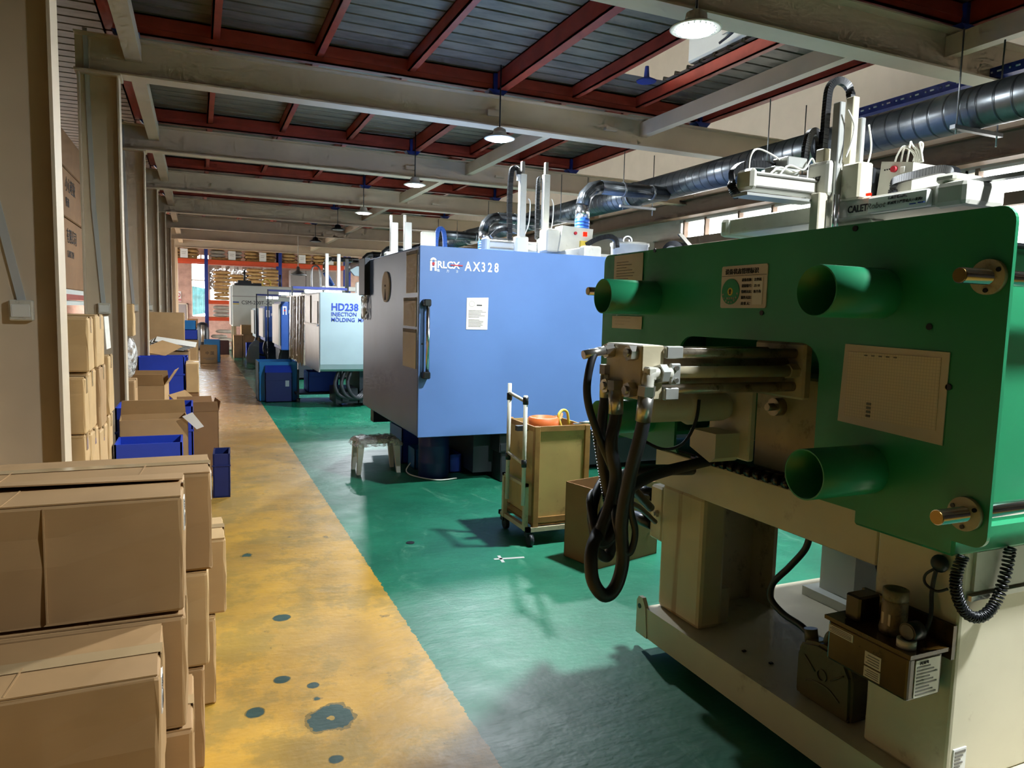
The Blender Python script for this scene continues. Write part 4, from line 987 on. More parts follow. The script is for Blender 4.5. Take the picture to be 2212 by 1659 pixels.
MB().box(2.0, 2.48, 4.27, 4.30, 0.095, 0.125).box(2.0, 2.48, 4.74, 4.77, 0.095, 0.125).box(2.0, 2.03, 4.27, 4.77, 0.095, 0.125).box(2.45, 2.48, 4.27, 4.77, 0.095, 0.125).box(1.99, 2.02, 4.30, 4.33, 0.1, 0.42).box(1.99, 2.02, 4.66, 4.69, 0.1, 0.42).box(1.99, 2.02, 4.3, 4.69, 0.4, 0.42).build('steel_frame', 'cream_dirty', K)
for y, z0, z1 in ((4.29, 0.28, 1.02), (4.56, 0.26, 1.075)):
    MB().cyl((1.975, y, z0), (1.975, y, z1), 0.014, n=14).build('handle_pole', 'bone', K)
for z in (0.98, 0.56): 
    MB().cyl((1.975, 4.29, z), (1.975, 4.56, z+0.03), 0.012, n=12).build('handle_rung', 'bone', K)
    for y in (4.29, 4.56): MB().cyl((1.975, y, z-0.02), (1.975, y, z+0.03), 0.019, n=12).build('pole_clamp', 'black_plastic', K)
MB().box(1.97, 2.06, 4.4, 4.44, 0.765, 0.8).build('bracket', 'dark_steel', K)
for x in (2.03, 2.45):
    for y in (4.3, 4.72):
        c_ = MB().box(x-0.025, x+0.025, y-0.025, y+0.025, 0.06, 0.097).build('caster_fork', 'dark_steel', K)
        MB().cyl((x-0.014, y-0.02, 0.04), (x+0.014, y-0.02, 0.04), 0.04, n=16).build('wheel', 'black_rubber', c_)
MB().lathe([(0.085, 0.0), (0.105, 0.01), (0.11, 0.11), (0.09, 0.115), (0.085, 0.02)], (2.24, 4.55, 0.72), 24).build('orange_tub', 'orange', label='orange plastic tub lying in the tool cart', cat='tub')
MB().tube([(2.36, 4.5, 0.75), (2.33, 4.5, 0.84), (2.37, 4.52, 0.88), (2.42, 4.54, 0.86), (2.44, 4.55, 0.77)], 0.010, n=10).build('yellow_hose', 'yellow_rope', label='short yellow hose looped over the cart edge', cat='hose')
MB().cyl((2.3, 4.45, 0.74), (2.42, 4.62, 0.84), 0.010, n=10).build('wooden_stick', 'wood', label='thin wooden stick leaning in the tool cart', cat='stick')
MB().cyl((2.40, 4.31, 0.815), (2.56, 4.32, 0.822), 0.012, n=12).box(2.34, 2.40, 4.29, 4.31, 0.80, 0.82).build('clamp_bar', 'steel', K)
# ---- open carton
def open_carton(name, cx, cy, rot, w_, d_, z0, h, mat, label, flaps=(), th=0.006, group=None, cat='carton', inner=None):
    o = thing(name, label, cat, (cx, cy, z0), group); M = Matrix.Translation((cx, cy, 0)) @ Matrix.Rotation(rot, 4, 'Z')
    for (a, c, e, g_) in ((-w_/2, w_/2, -d_/2, -d_/2+th), (-w_/2, w_/2, d_/2-th, d_/2), (-w_/2, -w_/2+th, -d_/2, d_/2), (w_/2-th, w_/2, -d_/2, d_/2)):
        MB().box(a, c, e, g_, z0, z0+h).xf(M).build('side_panel', mat, o)
    MB().box(-w_/2, w_/2, -d_/2, d_/2, z0, z0+th).xf(M).build('bottom_panel', mat, o)
    for side, ln, ang in flaps:
        if side in 'FB':
            s_ = -1 if side == 'F' else 1
            y0, z1 = s_*d_/2, z0+h
            dy, dz = s_*ln*math.cos(ang), ln*math.sin(ang)
            MB().sheet((-w_/2, y0, z1), (w_/2, y0, z1), (w_/2-0.01, y0+dy, z1+dz), (-w_/2+0.01, y0+dy, z1+dz), th*0.7).xf(M).build('flap', mat, o)
        else:
            s_ = -1 if side == 'L' else 1
            x0, z1 = s_*w_/2, z0+h
            dx, dz = s_*ln*math.cos(ang), ln*math.sin(ang)
            MB().sheet((x0, -d_/2, z1), (x0, d_/2, z1), (x0+dx, d_/2-0.01, z1+dz), (x0+dx, -d_/2+0.01, z1+dz), th*0.7).xf(M).build('flap', mat, o)
    return o
oc = open_carton('open_carton', 2.459, 3.947, 0.25, 0.545, 0.31, 0.0, 0.49, 'cardboard_dark', 'empty open brown carton on the green floor behind the hoses')
# ---- drum, crates, stool
D = thing('oil_drum', 'dark blue round plastic drum under the corner of the blue guard', 'drum', (2.03, 6.46, 0))
MB().lathe([(0.135, 0.0), (0.145, 0.015), (0.145, 0.14), (0.148, 0.15), (0.145, 0.16), (0.145, 0.30), (0.148, 0.31), (0.145, 0.32), (0.145, 0.43), (0.13, 0.45)], (2.03, 6.46, 0), 28).build('body', 'bin_dark', D)
MB().cyl((2.0, 6.46, 0.45), (2.0, 6.46, 0.47), 0.03, n=14).build('bung', 'white_plastic', D)
MB().tube([(1.86, 6.66, 0.1), (1.83, 6.7, 0.02), (1.84, 6.5, 0.012), (2.0, 6.26, 0.012), (2.2, 6.28, 0.012)], 0.006, n=6).build('loose_wire', 'cable_white', label='thin white wire on the floor by the drum', cat='cable')
def tote(name, cx, cy, rot, w_, d_, z0, h, mat, label, th=0.012, group=None, lip=True, slope=0.0):
    o = thing(name, label, 'bin', (cx, cy, z0), group); M = Matrix.Translation((cx, cy, 0)) @ Matrix.Rotation(rot, 4, 'Z')
    hf = h-slope
    MB().box(-w_/2, w_/2, -d_/2, -d_/2+th, z0, z0+hf).xf(M).build('front_panel', mat, o)
    MB().box(-w_/2, w_/2, d_/2-th, d_/2, z0, z0+h).xf(M).build('back_panel', mat, o)
    for s_ in (-1, 1):
        x0 = s_*w_/2; x1 = s_*(w_/2-th)
        MB().prism([(-d_/2, z0), (d_/2, z0), (d_/2, z0+h), (-d_/2, z0+hf)], 'X', min(x0, x1), max(x0, x1)).xf(M).build('side_panel', mat, o)
    MB().box(-w_/2, w_/2, -d_/2, d_/2, z0, z0+th).xf(M).build('bottom_panel', mat, o)
    if lip:
        MB().box(-w_/2-0.006, w_/2+0.006, -d_/2-0.006, -d_/2, z0+hf*0.72, z0+hf*0.745).xf(M).build('fold_line', mat, o)
    return o
tote('blue_tote', 2.06, 7.35, 0.0, 0.34, 0.5, 0, 0.36, 'bin_blue', 'tall blue plastic bin under the blue machine behind the drum')
tote('light_crate', 2.12, 6.92, 0.0, 0.36, 0.25, 0, 0.20, 'bin_cyan', 'light blue crate on the floor just left of the drum')
tote('blue_crate', 2.28, 6.75, 0.0, 0.13, 0.4, 0, 0.18, 'bin_blue', 'low blue crate on the floor right of the drum')
S = thing('plastic_stool', 'white plastic stool wrapped in clear film beside the walkway', 'stool', (1.57, 6.86, 0))
MB().box(1.37, 1.77, 6.72, 7.0, 0.285, 0.33, 0.02, 2).build('seat', 'white_plastic', S)
for x, y, dx, dy in ((1.40, 6.745, -0.025, -0.015), (1.74, 6.745, 0.02, -0.015), (1.40, 6.975, -0.025, 0.015), (1.74, 6.975, 0.02, 0.015)):
    b = MB(); t_, u = 0.03, 0.018
    V = [b.bm.verts.new(p) for p in ((x-t_, y-t_, 0.30), (x+t_, y-t_, 0.30), (x+t_, y+t_, 0.30), (x-t_, y+t_, 0.30), (x+dx-u, y+dy-u, 0), (x+dx+u, y+dy-u, 0), (x+dx+u, y+dy+u, 0), (x+dx-u, y+dy+u, 0))]
    for q in ((0, 1, 2, 3), (7, 6, 5, 4), (0, 4, 5, 1), (1, 5, 6, 2), (2, 6, 7, 3), (3, 7, 4, 0)): b.bm.faces.new([V[i] for i in q])
    b.build('leg', 'white_plastic', S)
b = MB(); rd = random.Random(5); n1, n2 = 18, 10; gv = {}
for i in range(n1):
    for j in range(n2):
        u, v = i/(n1-1)*2-1, j/(n2-1)*2-1
        ex = max(abs(u), abs(v)); drop = max(0, ex-0.72)*0.26
        gv[i, j] = b.bm.verts.new((1.57+u*0.245+rd.uniform(-.008, .008), 6.86+v*0.185+rd.uniform(-.008, .008), 0.345-drop+rd.uniform(-.009, .009)))
for i in range(n1-1):
    for j in range(n2-1):
        f_ = b.bm.faces.new((gv[i, j], gv[i+1, j], gv[i+1, j+1], gv[i, j+1]))
b.build('film_wrap', 'film', S)
MB().cyl((1.29, 4.6, 0.0), (1.29, 4.6, 0.004), 0.028, n=20).build('rubber_disc', 'black_rubber', label='small black rubber disc on the green floor', cat='disc')
b = MB().box(1.70, 1.90, 4.085, 4.11, 0.0005, 0.0015).box(1.735, 1.755, 4.03, 4.16, 0.0005, 0.0015)
b.xf(Matrix.Translation((1.78, 4.1, 0)) @ Matrix.Rotation(-0.15, 4, 'Z') @ Matrix.Translation((-1.78, -4.1, 0))).build('tape_residue', 'conduit', label='grey tape residue stuck on the green floor', cat='tape')
# ================================================================== CARTONS IN THE FOREGROUND
def carton(x0, x1, y0, y1, z0, z1, label, mat='cardboard', rot=0.0, seed=1, sticker=None, gap=False, group=None, creases=4, lean=0.0):
    cx, cy = (x0+x1)/2, (y0+y1)/2
    o = thing('closed_carton', label, 'carton', (cx, cy, z0), group)
    M = Matrix.Translation((cx, cy, z0)) @ Matrix.Rotation(rot, 4, 'Z') @ Matrix.Rotation(lean, 4, 'Y') @ Matrix.Translation((-cx, -cy, -z0))
    rd = random.Random(seed)
    b = MB().box(x0, x1, y0, y1, z0, z1-0.006, 0.010, 2)
    bmesh.ops.subdivide_edges(b.bm, edges=[e for e in b.bm.edges if e.calc_length() > 0.15], cuts=3, use_grid_fill=True)
    for v in b.bm.verts: v.co += Vector((rd.uniform(-.0025, .0025), rd.uniform(-.0025, .0025), rd.uniform(-.0015, .0015) if v.co.z > z0+0.02 else 0))
    b.xf(M).build('body', mat, o)
    ym = cy+rd.uniform(-0.012, 0.012); zt = z1
    up = 0.022 if gap else 0.0
    MB().sheet((x0+0.004, y0+0.004, zt-0.007), (x1-0.004, y0+0.004, zt-0.007), (x1-0.008, ym-0.003, zt-0.004), (x0+0.008, ym-0.003, zt-0.004), 0.004).xf(M).build('top_flap', mat, o)
    MB().sheet((x0+0.004, ym+0.003+0.02*gap, zt-0.004+up), (x1-0.004, ym+0.003, zt-0.004+up*0.4), (x1-0.004, y1-0.004, zt-0.007), (x0+0.004, y1-0.004, zt-0.007), 0.004).xf(M).build('top_flap', mat, o)
    if not gap:
        MB().sheet((x0, ym-0.026, zt+0.0012), (x1+0.002, ym-0.026, zt+0.0012), (x1+0.002, ym+0.026, zt+0.0012), (x0, ym+0.026, zt+0.0012), 0.0006).xf(M).build('packing_tape', 'tape', o)
    MB().box(x1-0.001, x1+0.0022, ym-0.025, ym+0.025, z1-0.09, z1-0.002).xf(M).build('packing_tape', 'tape', o)
    for i in range(creases):
        x = x0+(x1-x0)*(0.2+0.75*rd.random()); MB().box(x-0.002, x+0.002, y0-0.0038, y0, z0+0.012, z1-0.014).xf(M).build('crease', mat, o)
        x = x0+(x1-x0)*(0.1+0.85*rd.random()); MB().sheet((x, y0+0.01, z1-0.0035), (x+0.004, y0+0.01, z1-0.0035), (x+0.018, ym-0.006, z1+0.001), (x+0.014, ym-0.006, z1+0.001), 0.0015).xf(M).build('crease', mat, o)
    if sticker:
        ys, zs = sticker
        st = MB().box(x1-0.001, x1+0.003, ys-0.028, ys+0.028, zs-0.045, zs+0.045).xf(M).build('shipping_label', 'label_white', o)
        b = MB()
        for i in range(4): b.box(x1+0.0025, x1+0.0042, ys-0.02, ys+0.018-0.008*(i % 2), zs+0.012+i*0.007, zs+0.015+i*0.007)
        for i in range(8): b.box(x1+0.0025, x1+0.0042, ys-0.018+i*0.0045, ys-0.016+i*0.0045+0.001*(i % 2), zs-0.036, zs-0.005)
        b.xf(M).build('barcode', 'ink', st)
    return o
gA = 'brown cartons stacked in the left foreground'
carton(-1.0, -0.11, 1.72, 2.03, 0.0, 0.37, 'bottom carton under the nearest taped carton, bottom left corner', seed=10, group=gA)
carton(-1.0, -0.095, 1.75, 2.05, 0.372, 0.715, 'nearest brown carton at the bottom left, taped along its top', seed=11, sticker=(1.84, 0.63), group=gA, rot=0.01)
carton(-1.15, -0.03, 2.09, 2.42, 0.0, 0.385, 'floor carton directly beneath the two-high stack with an open lid seam', seed=12, group=gA)
carton(-1.15, -0.045, 2.09, 2.41, 0.388, 0.715, 'middle carton squeezed under the carton with a dark open lid seam', seed=13, group=gA)
carton(-1.15, -0.045, 2.10, 2.40, 0.72, 1.045, 'large brown carton with a dark gap under its lifted lid', seed=14, gap=True, sticker=(2.2, 0.97), group=gA, rot=-0.008)
carton(-1.1, 0.0, 2.5, 2.81, 0.0, 0.36, 'floor carton in the row behind, under two taped cartons', seed=15, group=gA)
carton(-1.1, 0.018, 2.5, 2.81, 0.362, 0.688, 'middle carton of the rear foreground stack', 'cardboard_light', seed=16, group=gA)
carton(-1.1, 0.03, 2.49, 2.80, 0.69, 1.02, 'highest rear carton with torn taped corner and white label', seed=17, sticker=(2.6, 0.95), group=gA, rot=0.012)
carton(-0.9, 0.045, 2.92, 3.23, 0.0, 0.352, 'floor carton at the edge of the yellow walkway, rearmost in the pile', 'cardboard_light', seed=18, sticker=(3.1, 0.2), group=gA)
carton(-0.9, 0.085, 2.94, 3.25, 0.354, 0.66, 'carton overhanging the walkway edge with a white barcode label', 'cardboard_light', seed=19, sticker=(3.1, 0.52), group=gA, rot=0.01)
# ================================================================== CARTONS BETWEEN THE FIRST COLUMNS
gB = 'pale cartons stacked between the first two columns'
carton(-1.3, -0.55, 4.33, 4.50, 0.0, 0.45, 'floor carton just behind the nearest column', 'cardboard_light', seed=21, group=gB, creases=0)
carton(-1.3, -0.555, 4.33, 4.50, 0.452, 0.86, 'pale carton at knee height behind the nearest column', 'cardboard_light', seed=22, group=gB, creases=0)
carton(-1.3, -0.55, 4.34, 4.49, 0.862, 1.165, 'narrow pale carton leaning beside the nearest column edge', 'cardboard_light', seed=23, group=gB, creases=0)
carton(-1.3, -0.55, 4.53, 4.85, 0.0, 0.42, 'floor carton second from the nearest column', 'cardboard_light', seed=24, group=gB, creases=0)
carton(-1.3, -0.55, 4.53, 4.85, 0.422, 0.84, 'second-level carton second from the nearest column', 'cardboard_light', seed=25, group=gB, creases=0)
carton(-1.3, -0.555, 4.53, 4.84, 0.842, 1.175, 'third-level carton under the top pale carton by the column', 'cardboard_light', seed=26, group=gB, creases=0)
carton(-1.3, -0.55, 4.50, 4.76, 1.178, 1.478, 'top pale carton nearest the column edge, level with the switch', 'cardboard_light', seed=27, group=gB, rot=0.02, creases=0)
carton(-1.3, -0.55, 4.92, 5.30, 0.0, 0.42, 'floor carton third from the nearest column', 'cardboard_light', seed=28, group=gB, creases=0)
carton(-1.3, -0.55, 4.92, 5.30, 0.422, 0.79, 'second-level carton third from the nearest column', 'cardboard_light', seed=29, group=gB, creases=0)
carton(-1.3, -0.55, 4.98, 5.30, 0.792, 1.17, 'broad-faced carton in the middle of the pale stack', 'cardboard', seed=30, group=gB, creases=0)
carton(-1.3, -0.55, 4.90, 5.22, 1.173, 1.487, 'top pale carton with shiny tape on its corner', 'cardboard_light', seed=31, group=gB, rot=-0.02, creases=0)
carton(-1.3, -0.55, 5.38, 5.62, 0.0, 0.40, 'floor carton rearmost in the pale stack', 'cardboard_light', seed=32, group=gB, creases=0)
carton(-1.3, -0.55, 5.38, 5.62, 0.402, 0.82, 'middle carton rearmost in the pale stack', 'cardboard_light', seed=33, group=gB, creases=0)
carton(-1.3, -0.54, 5.37, 5.62, 0.822, 1.215, 'top carton rearmost in the pale stack, lower than its neighbours', 'cardboard_light', seed=34, group=gB, creases=0)
MB().sheet((-0.545, 5.30, 1.26), (-0.54, 5.50, 1.26), (-0.55, 5.50, 1.47), (-0.555, 5.30, 1.47), 0.003).build('loose_sheet', 'paper', label='white loose sheet hanging off the pale carton stack', cat='paper')
# storage shelf seen between the columns
SH = thing('storage_shelf', 'dark storage shelf with white edge boards behind the columns', 'shelf', (-1.7, 9.0, 0))
for z in (1.53, 1.64): MB().box(-2.3, -1.2, 7.9, 10.2, z, z+0.05).build('shelf_board', 'white_guard', SH)
for y in (7.95, 10.15):
    for x in (-2.28, -1.24): MB().box(x, x+0.05, y, y+0.05, 0, 3.4).build('upright', 'red_oxide', SH)
MB().box(-1.2, -1.17, 7.9, 10.2, 1.585, 1.64).build('red_edge', 'red_oxide', SH)
for i, (z0, z1, s1, s2, lab) in enumerate(((1.9, 2.42, '有限公司', 'CARTON', 'dark carton with company name print low on the storage shelf'), (2.42, 2.92, '小心轻放', '防潮', 'dark carton with two lines of print high on the storage shelf'), (2.92, 3.3, '', '', 'topmost dark carton on the storage shelf behind the columns'))):
    c = MB().box(-2.1, -1.21, 8.2, 9.9, z0 if i else 1.692, z1-0.01, 0.01).build('printed_carton', 'cardboard_dark', label=lab, cat='carton', group='printed cartons on the storage shelf')
    if s1:
        text(s1, (-1.205, 8.62, z0+0.28), 0.16, 'ink', c, 'XR'); text(s2, (-1.205, 8.62, z0+0.12), 0.10, 'ink', c, 'XR')
# ================================================================== CLUTTER ALONG THE WALKWAY
tote('blue_tote', -0.325, 5.66, 0.0, 0.42, 0.34, 0, 0.60, 'bin_blue', 'blue corrugated plastic bin just behind the foreground cartons')
c = open_carton('crushed_carton', -0.32, 6.12, 0.06, 0.46, 0.34, 0.0, 0.70, 'cardboard', 'crushed open carton with a raised white-lined flap between blue bins', flaps=(('F', 0.0001, 0), ('B', 0.12, 1.9)))
MB().sheet((-0.12, 5.93, 0.72), (-0.05, 5.93, 0.75), (0.03, 5.92, 0.64), (-0.02, 5.92, 0.62), 0.004).build('torn_flap', 'paper', c)
tote('blue_tote', -0.33, 6.62, 0.0, 0.56, 0.44, 0, 0.735, 'bin_blue', 'blue plastic bin behind the crushed carton')
open_carton('tall_carton', -0.02, 7.25, 0.12, 0.32, 0.36, 0.0, 0.60, 'cardboard_dark', 'tall open carton with upright flaps at the walkway edge', flaps=(('F', 0.09, 1.5), ('B', 0.10, 1.4), ('L', 0.08, 1.4), ('R', 0.09, 1.35)))
tote('small_blue_bin', 0.165, 6.38, -0.05, 0.13, 0.30, 0, 0.36, 'bin_dark', 'narrow dark blue bin standing on the walkway edge')
open_carton('open_carton', -0.52, 9.15, -0.1, 0.36, 0.36, 0.0, 0.66, 'cardboard', 'open carton with spread flaps below the blue bin with a folded rim', flaps=(('F', 0.13, 1.25), ('R', 0.2, 1.0), ('B', 0.14, 1.7), ('L', 0.12, 0.7)))
carton(-0.42, -0.02, 8.1, 8.7, 0.0, 0.45, 'low carton hidden under the leaning cardboard strip', seed=70, creases=0)
MB().sheet((-0.30, 8.5, 0.60), (-0.14, 8.6, 0.64), (0.07, 8.2, 0.48), (-0.1, 8.15, 0.445), 0.012).build('cardboard_plank', 'cardboard', label='flattened cardboard strip leaning out toward the walkway', cat='cardboard')
tote('blue_tote', -0.45, 10.63, 0.0, 0.55, 0.28, 0, 0.88, 'bin_blue', 'blue plastic bin with a folded rim below the white sheets')
carton(-0.16, 0.0, 10.5, 11.2, 0.0, 0.40, 'lower pale carton beside the blue bin with a folded rim', 'cardboard_dark', seed=41, group='pale cartons beside the folded-rim bin', creases=0)
carton(-0.16, 0.0, 10.48, 11.2, 0.402, 0.79, 'upper pale carton beside the blue bin with a folded rim', 'cardboard_light', seed=42, group='pale cartons beside the folded-rim bin', creases=0)
tote('blue_tote', -0.45, 11.3, 0.0, 0.62, 0.5, 0, 0.84, 'bin_blue', 'blue bin holding flattened cardboard, behind the folded-rim bin')
MB().sheet((-0.76, 11.0, 0.93), (-0.42, 10.95, 0.86), (-0.2, 11.1, 0.985), (-0.46, 11.15, 1.065), 0.008).build('cardboard_sheet', 'cardboard', label='diamond of flattened cardboard lying over the blue bin', cat='cardboard')
for i in range(5):
    MB().sheet((-0.78+0.05*i, 11.7, 0.95+0.02*i), (-0.2+0.04*i, 11.6, 0.90+0.012*i), (-0.1+0.02*i, 12.2, 0.93+0.015*i), (-0.7+0.03*i, 12.3, 1.0+0.018*i), 0.006).build('foam_sheet', 'paper', label=('lowest','second lowest','middle','second highest','highest')[i]+' white foam sheet in the pile before the big plain carton', cat='foam sheet', group='white foam sheets in a pile')
carton(-0.85, -0.12, 11.65, 12.4, 0.0, 0.88, 'carton under the pile of white foam sheets', seed=43, creases=0)
carton(-0.85, -0.2, 12.5, 13.1, 0.0, 0.98, 'tall carton supporting the big plain carton', seed=44, creases=0)
carton(-0.85, -0.2, 12.5, 13.1, 0.983, 1.445, 'big plain carton on top of the left-hand pile', seed=45, creases=0)
carton(-0.72, -0.585, 8.05, 8.3, 1.24, 1.56, 'thin upright carton against the second column at switch height', 'cardboard_light', seed=46, creases=0)
carton(-0.9, -0.585, 8.0, 8.4, 0.0, 0.80, 'plain carton at the foot of the bag pile by the second column', seed=47, creases=0)
b = MB().ball((-0.65, 8.2, 1.03), 0.08, 0.16, 0.21, 16, 10).jit(0.012, 3); b.build('plastic_bag', 'film', label='crumpled clear plastic bag stuffed beside the second column', cat='bag')
# farther along the left
for i, (x0, x1, y0, y1, z1) in enumerate(((-0.7, -0.02, 14.6, 15.4, 0.8), (-0.7, -0.05, 16.2, 17.0, 0.78), (-0.58, 0.0, 17.6, 18.6, 0.8))):
    carton(x0, x1, y0, y1, 0.0, z1, ('carton behind the big plain carton on the left', 'second carton behind the big plain carton', 'carton carrying the two far cyan bins')[i], seed=50+i, creases=0, group='cartons lining the far left of the walkway')
tote('cyan_bin', -0.16, 18.0, 0.0, 0.30, 0.4, 0.80, 0.22, 'bin_blue', 'lower blue bin of the far pair on the left')
tote('cyan_bin', -0.17, 18.0, 0.0, 0.26, 0.36, 1.02, 0.21, 'bin_cyan', 'upper cyan bin of the far pair on the left')
open_carton('far_carton', 0.26, 21.6, 0.0, 0.44, 0.4, 0.0, 0.47, 'cardboard', 'printed open carton standing at the far end of the walkway', flaps=(('F', 0.05, 2.2),))
fc = bpy.data.objects['far_carton']
text('中 国', (0.17, 21.397, 0.25), 0.10, 'ink', fc, 'Y'); MB().box(0.12, 0.42, 21.395, 21.4, 0.14, 0.155).box(0.18, 0.38, 21.395, 21.4, 0.10, 0.115).build('print', 'ink_grey', fc)
b = MB().ball((0.22, 21.6, 0.46), 0.17, 0.14, 0.05).jit(0.012, 4); b.build('plastic_bag', 'film', label='white plastic bag bulging out of the far printed carton', cat='bag')
tote('cyan_bin', 0.36, 22.3, 0.0, 0.42, 0.5, 0, 0.62, 'bin_cyan', 'cyan bin right behind the far printed carton')
tote('dark_crate', 0.68, 25.7, 0.0, 0.50, 0.5, 0, 0.45, 'maroon', 'dark maroon crate at the end of the walkway', lip=False)
# ================================================================== FARTHER MACHINES
# twin blue bins before the pale machine
tote('blue_tote', 1.22, 12.95, 0.0, 0.62, 0.7, 0, 0.66, 'bin_cyan', 'brighter large blue bin on the floor before the white HD238 machine')
q = tote('blue_tote', 1.215, 12.52, 0.0, 0.43, 0.14, 0, 0.50, 'bin_dark', 'dark blue narrow bin with a pale sticker before the larger bin')
MB().sheet((1.0, 12.45, 0.49), (1.43, 12.45, 0.49), (1.42, 12.58, 0.60), (1.01, 12.58, 0.60), 0.006).build('bright_flap', 'bin_blue', q)
MB().box(1.32, 1.38, 12.447, 12.45, 0.26, 0.37).build('sticker', 'pale_guard', q)
M3 = thing('injection_machine', 'pale grey injection machine lettered HD238 beyond the blue one', 'machine', (3.5, 12.3, 0))
b = MB().prism([(11.45, 0.70), (11.47, 0.62), (11.52, 0.585), (13.1, 0.585), (13.1, 1.82), (11.45, 1.82)], 'X', 1.735, 5.5)
b.build('guard_shell', 'pale_guard', M3)
ep = MB().box(1.72, 1.737, 11.47, 13.05, 0.575, 1.80, 0.004).build('end_cover', 'aluminium', M3)
MB().box(1.705, 1.722, 11.55, 11.95, 1.33, 1.68, 0.003).box(1.70, 1.722, 12.3, 12.9, 1.33, 1.78, 0.003).build('window_flap', 'steel', M3)
MB().box(1.69, 1.722, 11.5, 13.0, 1.29, 1.32).build('shelf_lip', 'steel', M3)
text('HD238', (1.90, 11.447, 1.545), 0.155, 'ink_blue', M3, 'Y', bold=0.004, sx=0.92)
text('INJECTION', (1.90, 11.447, 1.457), 0.085, 'ink_blue', M3, 'Y', bold=0.001, sx=0.95)
text('MOLDING  MACHINE', (1.90, 11.447, 1.37), 0.085, 'ink_blue', M3, 'Y', bold=0.001, sx=0.95)
MB().box(2.4, 5.5, 11.7, 12.9, 0.05, 0.6).build('machine_bed', 'dark_machine', M3)
MB().box(2.0, 2.35, 11.6, 12.2, 0.06, 0.3).box(2.1, 2.2, 11.55, 11.6, 0.1, 0.25).build('pump_unit', 'dark_steel', M3)
for i in range(3): MB().tube([(2.05+0.1*i, 11.6, 0.58), (1.98+0.1*i, 11.55, 0.38), (2.05+0.1*i, 11.55, 0.2), (2.3+0.05*i, 11.6, 0.14), (2.5, 11.7, 0.3)], 0.03, n=8).build('hydraulic_hose', 'black_rubber', M3)
for x in (2.5, 4.5): MB().cyl((x, 11.8, 0), (x, 11.8, 0.06), 0.06).build('machine_foot', 'dark_steel', M3)
RB3 = thing('takeout_robot', 'robot with paired grey posts just left of the blue guard top', 'robot', (3.2, 12.3, 1.82))
for x, zt in ((3.09, 3.06), (3.33, 3.08)):
    MB().box(x-0.06, x+0.07, 12.25, 12.32, 1.82, zt, 0.006).build('vertical_arm', 'aluminium', RB3)
    MB().box(x-0.05, x-0.01, 12.33, 12.37, 1.9, zt+0.13, 0.004).build('arm_extension', 'white_plastic', RB3)
MB().box(2.7, 3.5, 12.3, 12.42, 2.0, 2.12, 0.01).box(2.95, 3.15, 12.2, 12.4, 2.45, 2.56, 0.02).build('kick_beam', 'bone', RB3)
MB().box(3.6, 3.85, 12.3, 12.42, 1.9, 2.95, 0.01).build('side_post', 'bone', RB3)
chain([(3.86, 12.33, 2.3), (3.86, 12.33, 2.8), (3.9, 12.33, 3.0), (3.98, 12.33, 3.0), (4.02, 12.33, 2.8), (4.02, 12.33, 2.4)], 0.07, 0.05, 'cable_chain', RB3, 'blue_dark')
# strip curtain between the machines
b = MB(); rd = random.Random(9)
for j in range(7):
    y0 = 13.25+j*0.32
    for k in range(5):
        ya = y0+k*0.065; f = lambda y: 1.74+0.03*math.sin(y*17)
        b.quad((f(ya), ya, 0.55+rd.uniform(-.05, .05)), (f(ya+.065), ya+.065, 0.55), (f(ya+.065)+0.02, ya+.065, 1.80), (f(ya)+0.02, ya, 1.80))
q = thing('strip_curtain', 'brownish plastic strip curtain hanging beyond the HD238 machine', 'curtain', (1.75, 14.4, 0.55))
b.build('strips', 'film_brown', q)
MB().box(1.74, 1.78, 13.09, 16.12, 1.79, 1.82).build('curtain_rail', 'steel', q)
TR = thing('parts_trolley', 'dark slotted-angle trolley holding a blue bin under the HD238 machine', 'trolley', (1.85, 12.6, 0))
for x in (1.5, 2.2):
    for y in (12.35, 12.95): MB().box(x, x+0.03, y, y+0.03, 0.07, 0.55).build('post', 'dark_steel', TR); MB().cyl((x+0.015, y+0.015, 0.0), (x+0.015, y+0.015, 0.07), 0.03, n=10).build('caster', 'black_rubber', TR)
MB().box(1.48, 2.25, 12.33, 13.0, 0.13, 0.16).build('shelf', 'dark_steel', TR)
q = tote('blue_tote', 1.93, 12.65, 0.0, 0.5, 0.55, 0.162, 0.34, 'bin_blue', 'blue bin sitting on the trolley under the HD238 machine')

